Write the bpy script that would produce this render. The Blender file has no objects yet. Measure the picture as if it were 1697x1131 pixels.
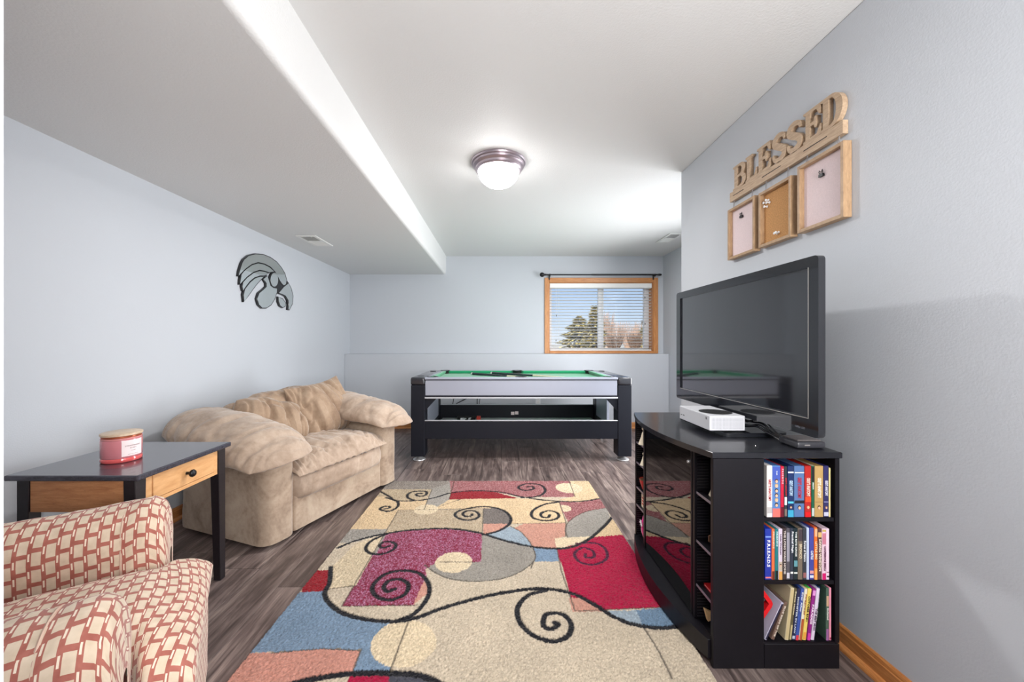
import bpy, bmesh, math, random
import numpy as np
from mathutils import Vector, Matrix, noise

random.seed(7)
SC = bpy.context.scene
COL = SC.collection

# ------------------------------------------------------------------ camera, world, lights
EYE = 1.178          # camera height (m)
FPX = 640.0          # focal length in pixels of a 1697 px wide frame
VX, VY = 829.0, 570.0  # where the depth direction vanishes
cam_d = bpy.data.cameras.new('camera')
cam_d.sensor_fit = 'HORIZONTAL'
cam_d.sensor_width = 36.0
cam_d.lens = 36.0 * FPX / 1697.0
cam_d.shift_x = (848.5 - VX) / 1697.0
cam_d.shift_y = (VY - 565.5) / 1697.0
cam_d.clip_start = 0.02
cam = bpy.data.objects.new('camera', cam_d)
cam.location = (0, 0, EYE)
cam.rotation_euler = (math.pi / 2, 0, 0)
COL.objects.link(cam)
SC.camera = cam

SC.view_settings.view_transform = 'Standard'
SC.view_settings.look = 'None'
SC.view_settings.gamma = 1.0
SC.view_settings.exposure = 0.06
SC.view_settings.use_curve_mapping = False

world = bpy.data.worlds.new('sky')
SC.world = world
world.use_nodes = True
wn = world.node_tree
# clear winter sky: pale at the horizon, bluer higher up
bg = wn.nodes['Background']
_tc = wn.nodes.new('ShaderNodeTexCoord')
_sp = wn.nodes.new('ShaderNodeSeparateXYZ')
_rp = wn.nodes.new('ShaderNodeValToRGB')
wn.links.new(_tc.outputs['Generated'], _sp.inputs[0])
wn.links.new(_sp.outputs[2], _rp.inputs[0])
wn.links.new(_rp.outputs[0], bg.inputs[0])
for _k, (_p, _c) in enumerate(((0.0, (0.80, 0.87, 0.95, 1)), (0.05, (0.62, 0.76, 0.93, 1)), (0.16, (0.36, 0.55, 0.86, 1)), (1.0, (0.12, 0.25, 0.60, 1)))):
    _e = _rp.color_ramp.elements[_k] if _k < 2 else _rp.color_ramp.elements.new(_p)
    _e.position, _e.color = _p, _c
bg.inputs[1].default_value = 1.0


def light(name, kind, loc, power, color=(1, 1, 1), size=0.2, size_y=None, rot=(0, 0, 0)):
    d = bpy.data.lights.new(name, kind)
    d.energy = power
    d.color = color
    if kind == 'AREA':
        d.shape = 'RECTANGLE'
        d.size = size
        d.size_y = size_y or size
    elif kind == 'POINT':
        d.shadow_soft_size = size
    o = bpy.data.objects.new(name, d)
    o.location = loc
    o.rotation_euler = rot
    COL.objects.link(o)
    return o


sun = light('sun', 'SUN', (0, -5, 20), 5.0, (1.0, 0.93, 0.82), rot=(math.radians(58), 0, math.radians(-25)))
sun.data.angle = 0.01
# unseen fill lights added in the hall and at the alcove's added door
light('hall_fill', 'AREA', (0.3, -1.15, 2.36), 52, (1.0, 0.985, 0.97), 1.6, 1.6)
light('hall_side_fill', 'AREA', (1.05, -0.9, 1.45), 50, (1.0, 0.985, 0.97), 1.0, 1.5, rot=(math.radians(90), 0, math.radians(40)))
light('hall_up_fill', 'AREA', (0.95, -0.6, 1.2), 50, (1.0, 0.985, 0.97), 0.7, 1.0, rot=(math.radians(180 - 32), 0, math.radians(22)))
_alcove_fill = light('alcove_fill', 'AREA', (2.3385, 3.67, 1.05), 62, (0.955, 0.978, 1.0), 1.28, 1.92, rot=(math.radians(90), 0, math.radians(90)))
_alcove_fill.data.spread = math.radians(140)
light('alcove_ceiling_lamp', 'AREA', (1.86, 3.55, 2.41), 30, (1.0, 0.985, 0.97), 0.45, 0.45)


# ------------------------------------------------------------------ photograph geometry (metres on known planes)
def at(x, y, Y):
    return Vector(((x - VX) * Y / FPX, Y, EYE - (y - VY) * Y / FPX))


def on_z(x, y, z=0.0):
    s = (y - VY) / (EYE - z)
    return Vector(((x - VX) / s, FPX / s, z))


def on_x(x, y, X):
    Y = FPX * X / (x - VX)
    return Vector((X, Y, EYE - (y - VY) * Y / FPX))


# ------------------------------------------------------------------ materials
def srgb(r, g, b):
    f = lambda c: (c / 255 / 12.92) if c / 255 <= 0.04045 else ((c / 255 + 0.055) / 1.055) ** 2.4
    return (f(r), f(g), f(b), 1.0)


class NT:
    """short-hand for wiring shader nodes"""
    def __init__(self, name):
        self.m = bpy.data.materials.new(name)
        self.m.use_nodes = True
        self.t = self.m.node_tree
        self.b = self.t.nodes['Principled BSDF']

    def n(self, kind, **kw):
        nd = self.t.nodes.new('ShaderNode' + kind)
        for k, v in kw.items():
            setattr(nd, k, v)
        return nd

    def l(self, a, b):
        self.t.links.new(a, b)

    def val(self, sock, v):
        if isinstance(v, bpy.types.NodeSocket):
            self.l(v, sock)
        else:
            sock.default_value = v

    def math(self, op, a, b=0.0, c=0.0, clamp=False):
        nd = self.n('Math', operation=op, use_clamp=clamp)
        self.val(nd.inputs[0], a)
        self.val(nd.inputs[1], b)
        if len(nd.inputs) > 2:
            self.val(nd.inputs[2], c)
        return nd.outputs[0]

    def mix(self, f, a, b):
        nd = self.n('Mix', data_type='RGBA')
        self.val(nd.inputs[0], f)
        self.val(nd.inputs[6], a)
        self.val(nd.inputs[7], b)
        return nd.outputs[2]

    def coords(self, kind='Object', scale=(1, 1, 1), off=None):
        tc = self.n('TexCoord')
        mp = self.n('Mapping')
        mp.inputs['Scale'].default_value = scale
        self.l(tc.outputs[kind], mp.inputs[0])
        if off is not None:
            self.val(mp.inputs['Location'], off)
        return mp.outputs[0]

    def noise(self, vec, scale, detail=3.0, rough=0.5, dist=0.0):
        nd = self.n('TexNoise')
        self.l(vec, nd.inputs['Vector'])
        nd.inputs['Scale'].default_value = scale
        nd.inputs['Detail'].default_value = detail
        nd.inputs['Roughness'].default_value = rough
        nd.inputs['Distortion'].default_value = dist
        return nd.outputs['Fac']

    def ramp(self, f, stops):
        nd = self.n('ValToRGB')
        self.l(f, nd.inputs[0])
        e = nd.color_ramp.elements
        while len(e) < len(stops):
            e.new(0.5)
        for k, (p, c) in enumerate(stops):
            e[k].position = p
            e[k].color = c
        return nd.outputs[0]

    def bump(self, h, strength=0.2, dist=0.01):
        nd = self.n('Bump')
        nd.inputs['Strength'].default_value = strength
        nd.inputs['Distance'].default_value = dist
        self.l(h, nd.inputs['Height'])
        self.l(nd.outputs[0], self.b.inputs['Normal'])

    def color(self, c):
        self.val(self.b.inputs['Base Color'], c)


def plain(name, c, rough=0.5, metal=0.0, spec=0.5, grain=0.0, grain_scale=60.0, coat=0.0, alpha=1.0, trans=0.0, emit=None, estr=0.0, sheen=0.0):
    t = NT(name)
    b = t.b
    if grain > 0:
        v = t.coords()
        f = t.noise(v, grain_scale, 4)
        lo = tuple(x * (1 - grain) for x in c[:3]) + (1,)
        hi = tuple(min(1, x * (1 + grain)) for x in c[:3]) + (1,)
        t.color(t.ramp(f, [(0.3, lo), (0.7, hi)]))
    else:
        t.color(c)
    b.inputs['Roughness'].default_value = rough
    b.inputs['Metallic'].default_value = metal
    b.inputs['Specular IOR Level'].default_value = spec
    b.inputs['Coat Weight'].default_value = coat
    b.inputs['Coat Roughness'].default_value = 0.05
    b.inputs['Transmission Weight'].default_value = trans
    b.inputs['Alpha'].default_value = alpha
    b.inputs['Sheen Weight'].default_value = sheen
    if emit:
        b.inputs['Emission Color'].default_value = emit
        b.inputs['Emission Strength'].default_value = estr
    return t.m


def wall_paint(name, c, bump=0.12, scale=170):
    t = NT(name)
    v = t.coords()
    f = t.noise(v, scale, 2, 0.5)
    big = t.noise(v, 2.0, 2)
    t.color(t.mix(t.math('MULTIPLY', big, 0.25), c, tuple(x * 0.96 for x in c[:3]) + (1,)))
    t.bump(f, bump, 0.004)
    t.b.inputs['Roughness'].default_value = 0.55
    t.b.inputs['Specular IOR Level'].default_value = 0.3
    return t.m


def wood(name, c1, c2, scale=(1, 1, 12), rough=0.4, dark=None, bump=0.05, freq=9.0):
    """streaky wood: scale is large across the grain"""
    t = NT(name)
    v = t.coords('Object', scale)
    f = t.noise(v, freq, 5, 0.6, 0.4)
    g = t.noise(v, freq * 6, 3, 0.6)
    stops = [(0.3, c1), (0.68, c2)]
    c = t.ramp(f, stops)
    if dark:
        c = t.mix(t.math('MULTIPLY', t.math('GREATER_THAN', g, 0.62), 0.35), c, dark)
    t.color(c)
    t.b.inputs['Roughness'].default_value = rough
    if bump:
        t.bump(f, bump, 0.002)
    return t.m


MAT = {}
MAT['wall'] = wall_paint('wall_paint', (0.535, 0.56, 0.60, 1))
MAT['ceiling'] = wall_paint('ceiling_paint', (0.70, 0.70, 0.695, 1), 0.25, 120)


def floor_material():
    t = NT('vinyl_plank')
    tc = t.n('TexCoord')
    oi = t.n('ObjectInfo')
    cmb = t.n('CombineXYZ')
    t.l(t.math('MULTIPLY', oi.outputs['Random'], 37.0), cmb.inputs[0])
    t.l(t.math('MULTIPLY', oi.outputs['Random'], 91.0), cmb.inputs[1])
    add = t.n('VectorMath', operation='ADD')
    t.l(tc.outputs['Object'], add.inputs[0])
    t.l(cmb.outputs[0], add.inputs[1])

    def stretched(sx, sy):
        mp = t.n('Mapping')
        mp.inputs['Scale'].default_value = (sx, sy, 1)
        t.l(add.outputs[0], mp.inputs[0])
        return mp.outputs[0]
    f = t.noise(stretched(11, 1.0), 1.5, 6, 0.62, 1.2)
    g = t.noise(stretched(60, 3.0), 1.6, 4, 0.6, 0.5)
    k = t.noise(stretched(4, 1.6), 1.4, 2, 0.5, 2.5)
    h = t.math('ADD', t.math('MULTIPLY', f, 0.55), t.math('ADD', t.math('MULTIPLY', g, 0.3), t.math('MULTIPLY', k, 0.15)))
    c = t.ramp(h, [(0.33, srgb(44, 37, 36)), (0.46, srgb(92, 79, 76)), (0.55, srgb(124, 109, 104)), (0.70, srgb(178, 162, 152))])
    shade = t.math('ADD', t.math('MULTIPLY', oi.outputs['Random'], 0.36), 0.80)
    mul = t.n('VectorMath', operation='SCALE')
    t.l(c, mul.inputs[0])
    t.l(shade, mul.inputs['Scale'])
    t.l(mul.outputs[0], t.b.inputs['Base Color'])
    t.l(t.math('ADD', t.math('MULTIPLY', g, 0.2), 0.26), t.b.inputs['Roughness'])
    t.bump(g, 0.12, 0.002)
    return t.m


MAT['floor'] = floor_material()
MAT['grout'] = plain('subfloor', (0.02, 0.018, 0.018, 1), 0.8)
MAT['oak'] = wood('oak_trim', srgb(168, 102, 52), srgb(205, 140, 82), (14, 1.2, 14), 0.35, srgb(120, 66, 30))
MAT['oak_y'] = wood('oak_trim_standing', srgb(176, 112, 62), srgb(212, 150, 92), (14, 14, 1.2), 0.35, srgb(128, 72, 34))
MAT['oak_x'] = wood('oak_trim_lying', srgb(176, 112, 62), srgb(212, 150, 92), (1.2, 14, 14), 0.35, srgb(128, 72, 34))
MAT['white'] = plain('white_vinyl', srgb(232, 233, 235), 0.35)
MAT['blind'] = plain('blind_white', srgb(240, 240, 238), 0.4)
MAT['black_metal'] = plain('black_metal', (0.012, 0.012, 0.014, 1), 0.35, 0.3)
MAT['chrome'] = plain('brushed_chrome', (0.66, 0.66, 0.67, 1), 0.35, 0.6)


def pane_glass():
    t = NT('window_glass')
    tr = t.n('BsdfTransparent')
    gl = t.n('BsdfGlossy')
    gl.inputs['Roughness'].default_value = 0.0
    fr = t.n('Fresnel')
    fr.inputs[0].default_value = 1.45
    mx = t.n('MixShader')
    t.l(t.math('MULTIPLY', fr.outputs[0], 0.8), mx.inputs[0])
    t.l(tr.outputs[0], mx.inputs[1])
    t.l(gl.outputs[0], mx.inputs[2])
    t.l(mx.outputs[0], t.t.nodes['Material Output'].inputs[0])
    return t.m


def smoked_glass():
    t = NT('smoked_glass')
    tr = t.n('BsdfTransparent')
    tr.inputs[0].default_value = (0.16, 0.15, 0.155, 1)
    gl = t.n('BsdfGlossy')
    gl.inputs['Roughness'].default_value = 0.02
    gl.inputs['Color'].default_value = (0.9, 0.9, 0.9, 1)
    fr = t.n('Fresnel')
    fr.inputs[0].default_value = 2.1
    mx = t.n('MixShader')
    t.l(fr.outputs[0], mx.inputs[0])
    t.l(tr.outputs[0], mx.inputs[1])
    t.l(gl.outputs[0], mx.inputs[2])
    t.l(mx.outputs[0], t.t.nodes['Material Output'].inputs[0])
    return t.m


MAT['pane'] = pane_glass()
MAT['smoked'] = smoked_glass()


# ------------------------------------------------------------------ object helpers
ROOT = {}      # object name -> world matrix inverse of its thing


def setp(o, label=None, cat=None, group=None, kind=None):
    for k, v in (('label', label), ('category', cat), ('group', group), ('kind', kind)):
        if v:
            o[k] = v
    return o


def thing(name, label, cat, loc=(0, 0, 0), rotz=0.0, group=None, kind=None):
    o = bpy.data.objects.new(name, None)
    o.empty_display_size = 0.1
    o.location = loc
    o.rotation_euler = (0, 0, rotz)
    COL.objects.link(o)
    ROOT[o.name] = (Matrix.Translation(loc) @ Matrix.Rotation(rotz, 4, 'Z')).inverted()
    return setp(o, label, cat, group, kind)


def finish(bm, name, mat, parent=None, smooth=False, world=True, angle=40):
    """link a bmesh as one object; with world=True its coordinates are world coordinates, else the thing's own"""
    me = bpy.data.meshes.new(name)
    bmesh.ops.recalc_face_normals(bm, faces=bm.faces[:])
    if parent is not None and world:
        bm.transform(ROOT[parent.name])
    bm.to_mesh(me)
    bm.free()
    return link(me, name, mat, parent, smooth, angle)


def link(me, name, mat, parent=None, smooth=False, angle=40):
    for m in (mat if isinstance(mat, (list, tuple)) else [mat]):
        me.materials.append(m)
    if smooth:
        me.shade_smooth()
        if angle < 180:
            me.set_sharp_from_angle(angle=math.radians(angle))
    o = bpy.data.objects.new(name, me)
    COL.objects.link(o)
    if parent is not None:
        o.parent = parent
        ROOT[o.name] = ROOT[parent.name]
    else:
        ROOT[o.name] = Matrix.Identity(4)
    return o


def bx(bm, x0, x1, y0, y1, z0, z1, bev=0.0, seg=1):
    r = bmesh.ops.create_cube(bm, size=1.0)
    vs = r['verts']
    for v in vs:
        v.co = Vector(((x0 + x1) / 2 + v.co.x * (x1 - x0), (y0 + y1) / 2 + v.co.y * (y1 - y0), (z0 + z1) / 2 + v.co.z * (z1 - z0)))
    if bev > 0:
        es = list({e for v in vs for e in v.link_edges})
        bmesh.ops.bevel(bm, geom=es, offset=bev, segments=seg, affect='EDGES', profile=0.5)
    return bm


def box(name, mat, parent, x0, x1, y0, y1, z0, z1, bev=0.003, seg=1, world=True):
    return finish(bx(bmesh.new(), x0, x1, y0, y1, z0, z1, bev, seg), name, mat, parent, False, world)


def tube(bm, pts, r, n=8, closed=False, cap=True):
    """round bar along a polyline; r may be a list"""
    pts = [Vector(p) for p in pts]
    rs = r if isinstance(r, (list, tuple)) else [r] * len(pts)
    rings = []
    up = None
    for i, p in enumerate(pts):
        a = pts[i - 1] if i or closed else p
        b = pts[(i + 1) % len(pts)] if i < len(pts) - 1 or closed else p
        d = (b - a).normalized()
        if up is None:
            up = Vector((0, 0, 1)) if abs(d.z) < 0.9 else Vector((1, 0, 0))
        s = d.cross(up)
        if s.length < 1e-6:
            s = d.orthogonal()
        s.normalize()
        up = s.cross(d).normalized()
        rings.append([bm.verts.new(p + (s * math.cos(t) + up * math.sin(t)) * rs[i]) for t in (2 * math.pi * k / n for k in range(n))])
    m = len(rings)
    for i in range(m if closed else m - 1):
        A, B = rings[i], rings[(i + 1) % m]
        for k in range(n):
            bm.faces.new((A[k], A[(k + 1) % n], B[(k + 1) % n], B[k]))
    if cap and not closed:
        bm.faces.new(rings[0][::-1])
        bm.faces.new(rings[-1])
    return bm


def lathe(bm, prof, c, n=32, axis='Z', sx=1.0, sy=1.0):
    """profile of (radius, height) turned about an axis through c"""
    c = Vector(c)
    rings = []
    for r, h in prof:
        if r < 1e-6:
            p = Vector((0, 0, h))
            rings.append([bm.verts.new(p)])
        else:
            rings.append([bm.verts.new((r * math.cos(t) * sx, r * math.sin(t) * sy, h)) for t in (2 * math.pi * k / n for k in range(n))])
    for A, B in zip(rings, rings[1:]):
        for k in range(n):
            a0, a1 = A[k % len(A)], A[(k + 1) % len(A)]
            b0, b1 = B[k % len(B)], B[(k + 1) % len(B)]
            vs = []
            for v in (a0, a1, b1, b0):
                if v not in vs:
                    vs.append(v)
            if len(vs) > 2:
                bm.faces.new(vs)
    if len(rings[0]) > 1:
        bm.faces.new(rings[0][::-1])
    if len(rings[-1]) > 1:
        bm.faces.new(rings[-1])
    if axis == 'X':
        R = Matrix.Rotation(math.pi / 2, 4, 'Y')
    elif axis == 'Y':
        R = Matrix.Rotation(-math.pi / 2, 4, 'X')
    else:
        R = Matrix.Identity(4)
    M = Matrix.Translation(c) @ R
    vs = [v for g in rings for v in g]
    for v in vs:
        v.co = M @ v.co
    return bm


def prism(bm, poly, conv, h0, h1):
    """poly of 2D points; conv(p, h) -> 3D point"""
    a = [bm.verts.new(conv(p, h0)) for p in poly]
    b = [bm.verts.new(conv(p, h1)) for p in poly]
    n = len(poly)
    bm.faces.new(a[::-1])
    bm.faces.new(b)
    for i in range(n):
        bm.faces.new((a[i], a[(i + 1) % n], b[(i + 1) % n], b[i]))
    return bm


def catmull(pts, n=8, closed=False):
    P = [np.array(p, float) for p in pts]
    out = []
    m = len(P)
    for i in range(m if closed else m - 1):
        p1, p2 = P[i], P[(i + 1) % m]
        p0 = P[i - 1] if (i > 0 or closed) else 2 * p1 - p2
        p3 = P[(i + 2) % m] if (i + 2 < m or closed) else 2 * p2 - p1
        for k in range(n):
            t = k / n
            out.append(0.5 * (2 * p1 + (p2 - p0) * t + (2 * p0 - 5 * p1 + 4 * p2 - p3) * t * t + (3 * p1 - p0 - 3 * p2 + p3) * t ** 3))
    if not closed:
        out.append(P[-1])
    return [tuple(float(v) for v in p) for p in out]


def nz(p, s, seed=0.0):
    return noise.noise(Vector((p[0] * s + seed, p[1] * s + seed * 1.7, p[2] * s - seed)))


def pillow(a, b, h, n=44, p=3.0, pinch=0.05, low=1.0, wr=0.012, seed=1.0, deform=None, aniso=(1, 1), edge_wr=1.0, q=0.5, rnd=0.0, freq=8.0):
    """two-sided stuffed cushion, half sizes a, b and half thickness h, seam all round; deform maps (x, y, t) to a point.
    Returns a bmesh with a uv layer of running lengths."""
    bm = bmesh.new()
    ts = [math.sin(math.pi / 2 * (-1 + 2 * i / n)) for i in range(n + 1)]
    uvl = bm.loops.layers.uv.new('uv')
    pos = {}

    def place(x, y, side):
        T = (max(0.0, 1 - abs(x) ** p) * max(0.0, 1 - abs(y) ** p)) ** q
        X = a * x * (1 - pinch * (1 - y * y)) * math.sqrt(1 - rnd * y * y / 2)
        Y = b * y * (1 - pinch * (1 - x * x)) * math.sqrt(1 - rnd * x * x / 2)
        e = max(abs(x), abs(y)) ** 2
        ax_, ay_ = X * aniso[0], Y * aniso[1]
        wx = nz((ax_, ay_, side * 2.0), 4.0, seed + 3) * 0.10
        w = nz((ax_ + wx, ay_ - wx, side * 3.0), freq, seed)
        w2 = nz((ax_ - wx, ay_ + wx, side * 5.0), freq * 2.1, seed + 9)
        fold = -max(0.0, 1 - abs(w) / 0.16) - 0.6 * max(0.0, 1 - abs(w2) / 0.2) * (0.35 + edge_wr * e) + 0.8 * nz((ax_, ay_, side), freq * 0.6, seed + 5)
        t = side * (h * T * (1.0 if side > 0 else low) + (wr * fold + wr * 0.3) * min(1.0, T * 2.0))
        return deform(X, Y, t) if deform else Vector((X, Y, t))
    for side in (1, -1):
        g = [[None] * (n + 1) for _ in range(n + 1)]
        for i, x in enumerate(ts):
            for j, y in enumerate(ts):
                rim = i in (0, n) or j in (0, n)
                if rim and side < 0:
                    g[i][j] = pos[(i, j)]
                    continue
                v = bm.verts.new(place(x, y, side))
                g[i][j] = v
                if rim:
                    pos[(i, j)] = v
        U = [[0.0] * (n + 1) for _ in range(n + 1)]
        V = [[0.0] * (n + 1) for _ in range(n + 1)]
        for j in range(n + 1):
            for i in range(1, n + 1):
                U[i][j] = U[i - 1][j] + (g[i][j].co - g[i - 1][j].co).length
            m_ = U[n // 2][j]
            for i in range(n + 1):
                U[i][j] -= m_
        for i in range(n + 1):
            for j in range(1, n + 1):
                V[i][j] = V[i][j - 1] + (g[i][j].co - g[i][j - 1].co).length
            m_ = V[i][n // 2]
            for j in range(n + 1):
                V[i][j] -= m_
        for i in range(n):
            for j in range(n):
                q_ = [(i, j), (i + 1, j), (i + 1, j + 1), (i, j + 1)]
                if side < 0:
                    q_ = q_[::-1]
                try:
                    f = bm.faces.new([g[k][l] for k, l in q_])
                except ValueError:
                    continue
                for lp, (k, l) in zip(f.loops, q_):
                    lp[uvl].uv = (U[k][l], V[k][l])
    return bm


def text_mesh(s, height, depth=0.0006, bold=False):
    """writing as a mesh in the XY plane, lower left at the origin; returns mesh and width"""
    cu = bpy.data.curves.new('writing', 'FONT')
    cu.body = s
    cu.size = height
    cu.extrude = depth
    cu.resolution_u = 2
    if bold:
        cu.offset = height * 0.02
    ob = bpy.data.objects.new('writing', cu)
    COL.objects.link(ob)
    dg = bpy.context.evaluated_depsgraph_get()
    dg.update()
    me = bpy.data.meshes.new_from_object(ob.evaluated_get(dg))
    bpy.data.objects.remove(ob)
    bpy.data.curves.remove(cu)
    co = np.zeros(len(me.vertices) * 3)
    me.vertices.foreach_get('co', co)
    co = co.reshape(-1, 3)
    if len(co) == 0:
        return me, 0.0
    co[:, :2] -= co[:, :2].min(axis=0)
    me.vertices.foreach_set('co', co.ravel())
    return me, float(co[:, 0].max())


def write(s, mat, parent, M, width=None, height=0.01, depth=0.0006, name='title', bold=False):
    """lay writing with the world matrix M (x runs along the words, y up the letters); width fits its length"""
    me, w = text_mesh(s, height, depth, bold)
    S = Matrix.Diagonal((width / w if width and w else 1.0, 1, 1, 1))
    me.transform(ROOT[parent.name] @ M @ S)
    me.materials.append(mat)
    o = bpy.data.objects.new(name, me)
    COL.objects.link(o)
    o.parent = parent
    return o


def frame3(o, x, y):
    """matrix with the given origin, x axis and y axis"""
    x = Vector(x).normalized()
    y = Vector(y).normalized()
    z = x.cross(y)
    return Matrix(((x.x, y.x, z.x, o[0]), (x.y, y.y, z.y, o[1]), (x.z, y.z, z.z, o[2]), (0, 0, 0, 1)))

# ================================================================== THE ROOM
XL, XR, XA = -2.17, 1.333, 2.35     # left wall, television wall, alcove wall
YB, YLEDGE, ZC, ZS = 5.57, 5.378, 2.44, 2.178


def struct(o):
    o['kind'] = 'structure'
    return o


floor = struct(box('floor', MAT['grout'], None, -2.29, 2.47, -2.6, 5.5, -0.05, -0.004, 0))
PW, PL = 0.182, 1.22
plank_me = bpy.data.meshes.new('plank')
_bm = bx(bmesh.new(), -PW / 2 + 0.0008, PW / 2 - 0.0008, -PL / 2 + 0.0008, PL / 2 - 0.0008, -0.006, 0.0, 0.0012)
_bm.to_mesh(plank_me)
_bm.free()
plank_me.materials.append(MAT['floor'])
nx = int(math.ceil((XA - XL) / PW))
for i in range(nx):
    x = XL + PW * (i + 0.5)
    y = -2.55 + ((i * 0.437) % 1.0 - 1.0) * PL
    while y < YLEDGE:
        y0, y1 = max(y, -2.5), min(y + PL, YLEDGE)
        if y1 - y0 > 0.03:
            pk = bpy.data.objects.new('plank', plank_me)
            pk.location = (x, (y0 + y1) / 2, 0)
            pk.scale = (1, (y1 - y0) / PL, 1)
            if x + PW / 2 > XA:
                w = XA - (x - PW / 2)
                pk.scale.x = w / PW
                pk.location.x = XA - w / 2
            COL.objects.link(pk)
            pk.parent = floor
        y += PL

struct(box('wall_left', MAT['wall'], None, XL - 0.12, XL, -2.6, 5.8, 0, ZC, 0))
WX0, WX1, WZ0, WZ1 = 0.70, 2.21, 1.062, 2.066     # window opening
bm = bmesh.new()
bx(bm, XL, WX0, YB, YB + 0.24, 0, ZC)
bx(bm, WX1, XA + 0.12, YB, YB + 0.24, 0, ZC)
bx(bm, WX0, WX1, YB, YB + 0.24, 0, WZ0)
bx(bm, WX0, WX1, YB, YB + 0.24, WZ1, ZC)
struct(finish(bm, 'wall_back', MAT['wall'], None))
struct(box('wall_back_lower', MAT['wall'], None, XL, XA, YLEDGE, YB, 0, 1.035, 0.008, 3))
struct(box('wall_right', MAT['wall'], None, XR, XR + 0.12, -2.6, 2.847, 0, ZC, 0.006, 3))
struct(box('wall_alcove_near', MAT['wall'], None, XR + 0.12, XA, 2.72, 2.84, 0, ZC, 0))
struct(box('wall_alcove', MAT['wall'], None, XA, XA + 0.12, 2.72, YB, 0, ZC, 0))
struct(box('wall_behind', MAT['wall'], None, XL, XR, -2.6, -2.5, 0, ZC, 0))
struct(box('wall_near', MAT['wall'], None, XL, -0.3858, 0.19, 0.30, 0, ZS, 0))
struct(box('ceiling', MAT['ceiling'], None, XL - 0.12, XA + 0.12, -2.6, 5.82, ZC, ZC + 0.12, 0))
bm = bmesh.new()
prof = [(XL, ZS), (-0.815, ZS)]
for k in range(9):
    t = math.pi / 2 * k / 8
    prof.append((-0.815 + 0.03 * math.sin(t), ZS + 0.03 - 0.03 * math.cos(t)))
prof += [(-0.778, ZC), (XL, ZC)]
prism(bm, prof, lambda p, h: Vector((p[0], h, p[1])), -2.5, YB)
struct(finish(bm, 'ceiling_soffit', MAT['ceiling'], None, True, angle=30))


def baseboard(name, a, b, inward):
    """oak board with a rounded top edge and a quarter-round shoe, from a to b along the wall"""
    a, b, n = Vector((*a, 0)), Vector((*b, 0)), Vector((*inward, 0))
    pr = [(0.0, 0.0), (0.012, 0.0), (0.012, 0.062), (0.010, 0.066), (0.008, 0.078), (0.004, 0.084), (0.0, 0.084)]
    o = None
    along = (b - a)
    for nm, poly, mt in (('board', pr, 'oak'), ('shoe_molding', [(0.0121, 0.0)] + [(0.0121 + 0.017 * math.cos(t), 0.021 * math.sin(t)) for t in (k * math.pi / 12 for k in range(7))], 'oak')):
        bm = prism(bmesh.new(), poly, lambda p, h: a + n * (p[0] + 0.0005) + along * h + Vector((0, 0, p[1] + 0.0005)), 0.0, 1.0)
        if o is None:
            m = MAT['oak'] if abs(along.y) > abs(along.x) else MAT['oak_x']
            o = struct(finish(bm, name, m, None))
        else:
            finish(bm, nm, m, o)
    return o


baseboard('baseboard_left', (XL, 0.30), (XL, YLEDGE), (1, 0))
baseboard('baseboard_back', (XL + 0.03, YLEDGE), (XA - 0.03, YLEDGE), (0, -1))
baseboard('baseboard_right', (XR, -2.4), (XR, 2.847), (-1, 0))
baseboard('baseboard_alcove', (XA, 4.375), (XA, YLEDGE), (-1, 0))

# ------------------------------------------------------------------ window, its blind and the rod
win = thing('window_1', 'sliding window with oak casing above the half wall', None, ((WX0 + WX1) / 2, YB, WZ0), kind='structure')
cw = 0.062
yc0, yc1 = YB - 0.018, YB - 0.0005
box('casing', MAT['oak_y'], win, WX0 - cw, WX0 + 0.004, yc0, yc1, 1.037, WZ1 + cw, 0.004)
box('casing', MAT['oak_y'], win, WX1 - 0.004, WX1 + cw, yc0, yc1, 1.037, WZ1 + cw, 0.004)
box('casing', MAT['oak_x'], win, WX0 + 0.0045, WX1 - 0.0045, yc0, yc1, WZ1 - 0.004, WZ1 + cw, 0.004)
box('casing', MAT['oak_x'], win, WX0 + 0.0045, WX1 - 0.0045, yc0, yc1, 1.037, WZ0 + 0.004, 0.003)
yj = YB + 0.19
box('jamb', MAT['oak_y'], win, WX0 + 0.0005, WX0 + 0.012, YB, yj, WZ0 + 0.001, WZ1 - 0.001, 0)
box('jamb', MAT['oak_y'], win, WX1 - 0.012, WX1 - 0.0005, YB, yj, WZ0 + 0.001, WZ1 - 0.001, 0)
box('jamb', MAT['oak_x'], win, WX0 + 0.0125, WX1 - 0.0125, YB, yj, WZ1 - 0.012, WZ1 - 0.001, 0)
box('jamb', MAT['oak_x'], win, WX0 + 0.0125, WX1 - 0.0125, YB, yj, WZ0 + 0.001, WZ0 + 0.012, 0)
yf0, yf1 = YB + 0.135, YB + 0.185
fx0, fx1, fz0, fz1 = WX0 + 0.013, WX1 - 0.013, WZ0 + 0.013, WZ1 - 0.013
fr = box('window_frame', MAT['white'], win, fx0, fx0 + 0.045, yf0, yf1, fz0, fz1, 0.003)
box('window_frame', MAT['white'], win, fx1 - 0.075, fx1, yf0, yf1, fz0, fz1, 0.003)
box('window_frame', MAT['white'], win, fx0 + 0.0455, fx1 - 0.0755, yf0, yf1, fz1 - 0.035, fz1, 0.003)
box('window_frame', MAT['white'], win, fx0 + 0.0455, fx1 - 0.0755, yf0, yf1, fz0, fz0 + 0.035, 0.003)
box('mullion', MAT['white'], win, 1.445, 1.50, yf0 + 0.002, yf1 - 0.002, fz0 + 0.0355, fz1 - 0.0355, 0.003)
box('mullion', MAT['white'], win, 1.503, 1.53, yf0 + 0.010, yf1 - 0.002, fz0 + 0.0355, fz1 - 0.0355, 0.003)
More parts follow.
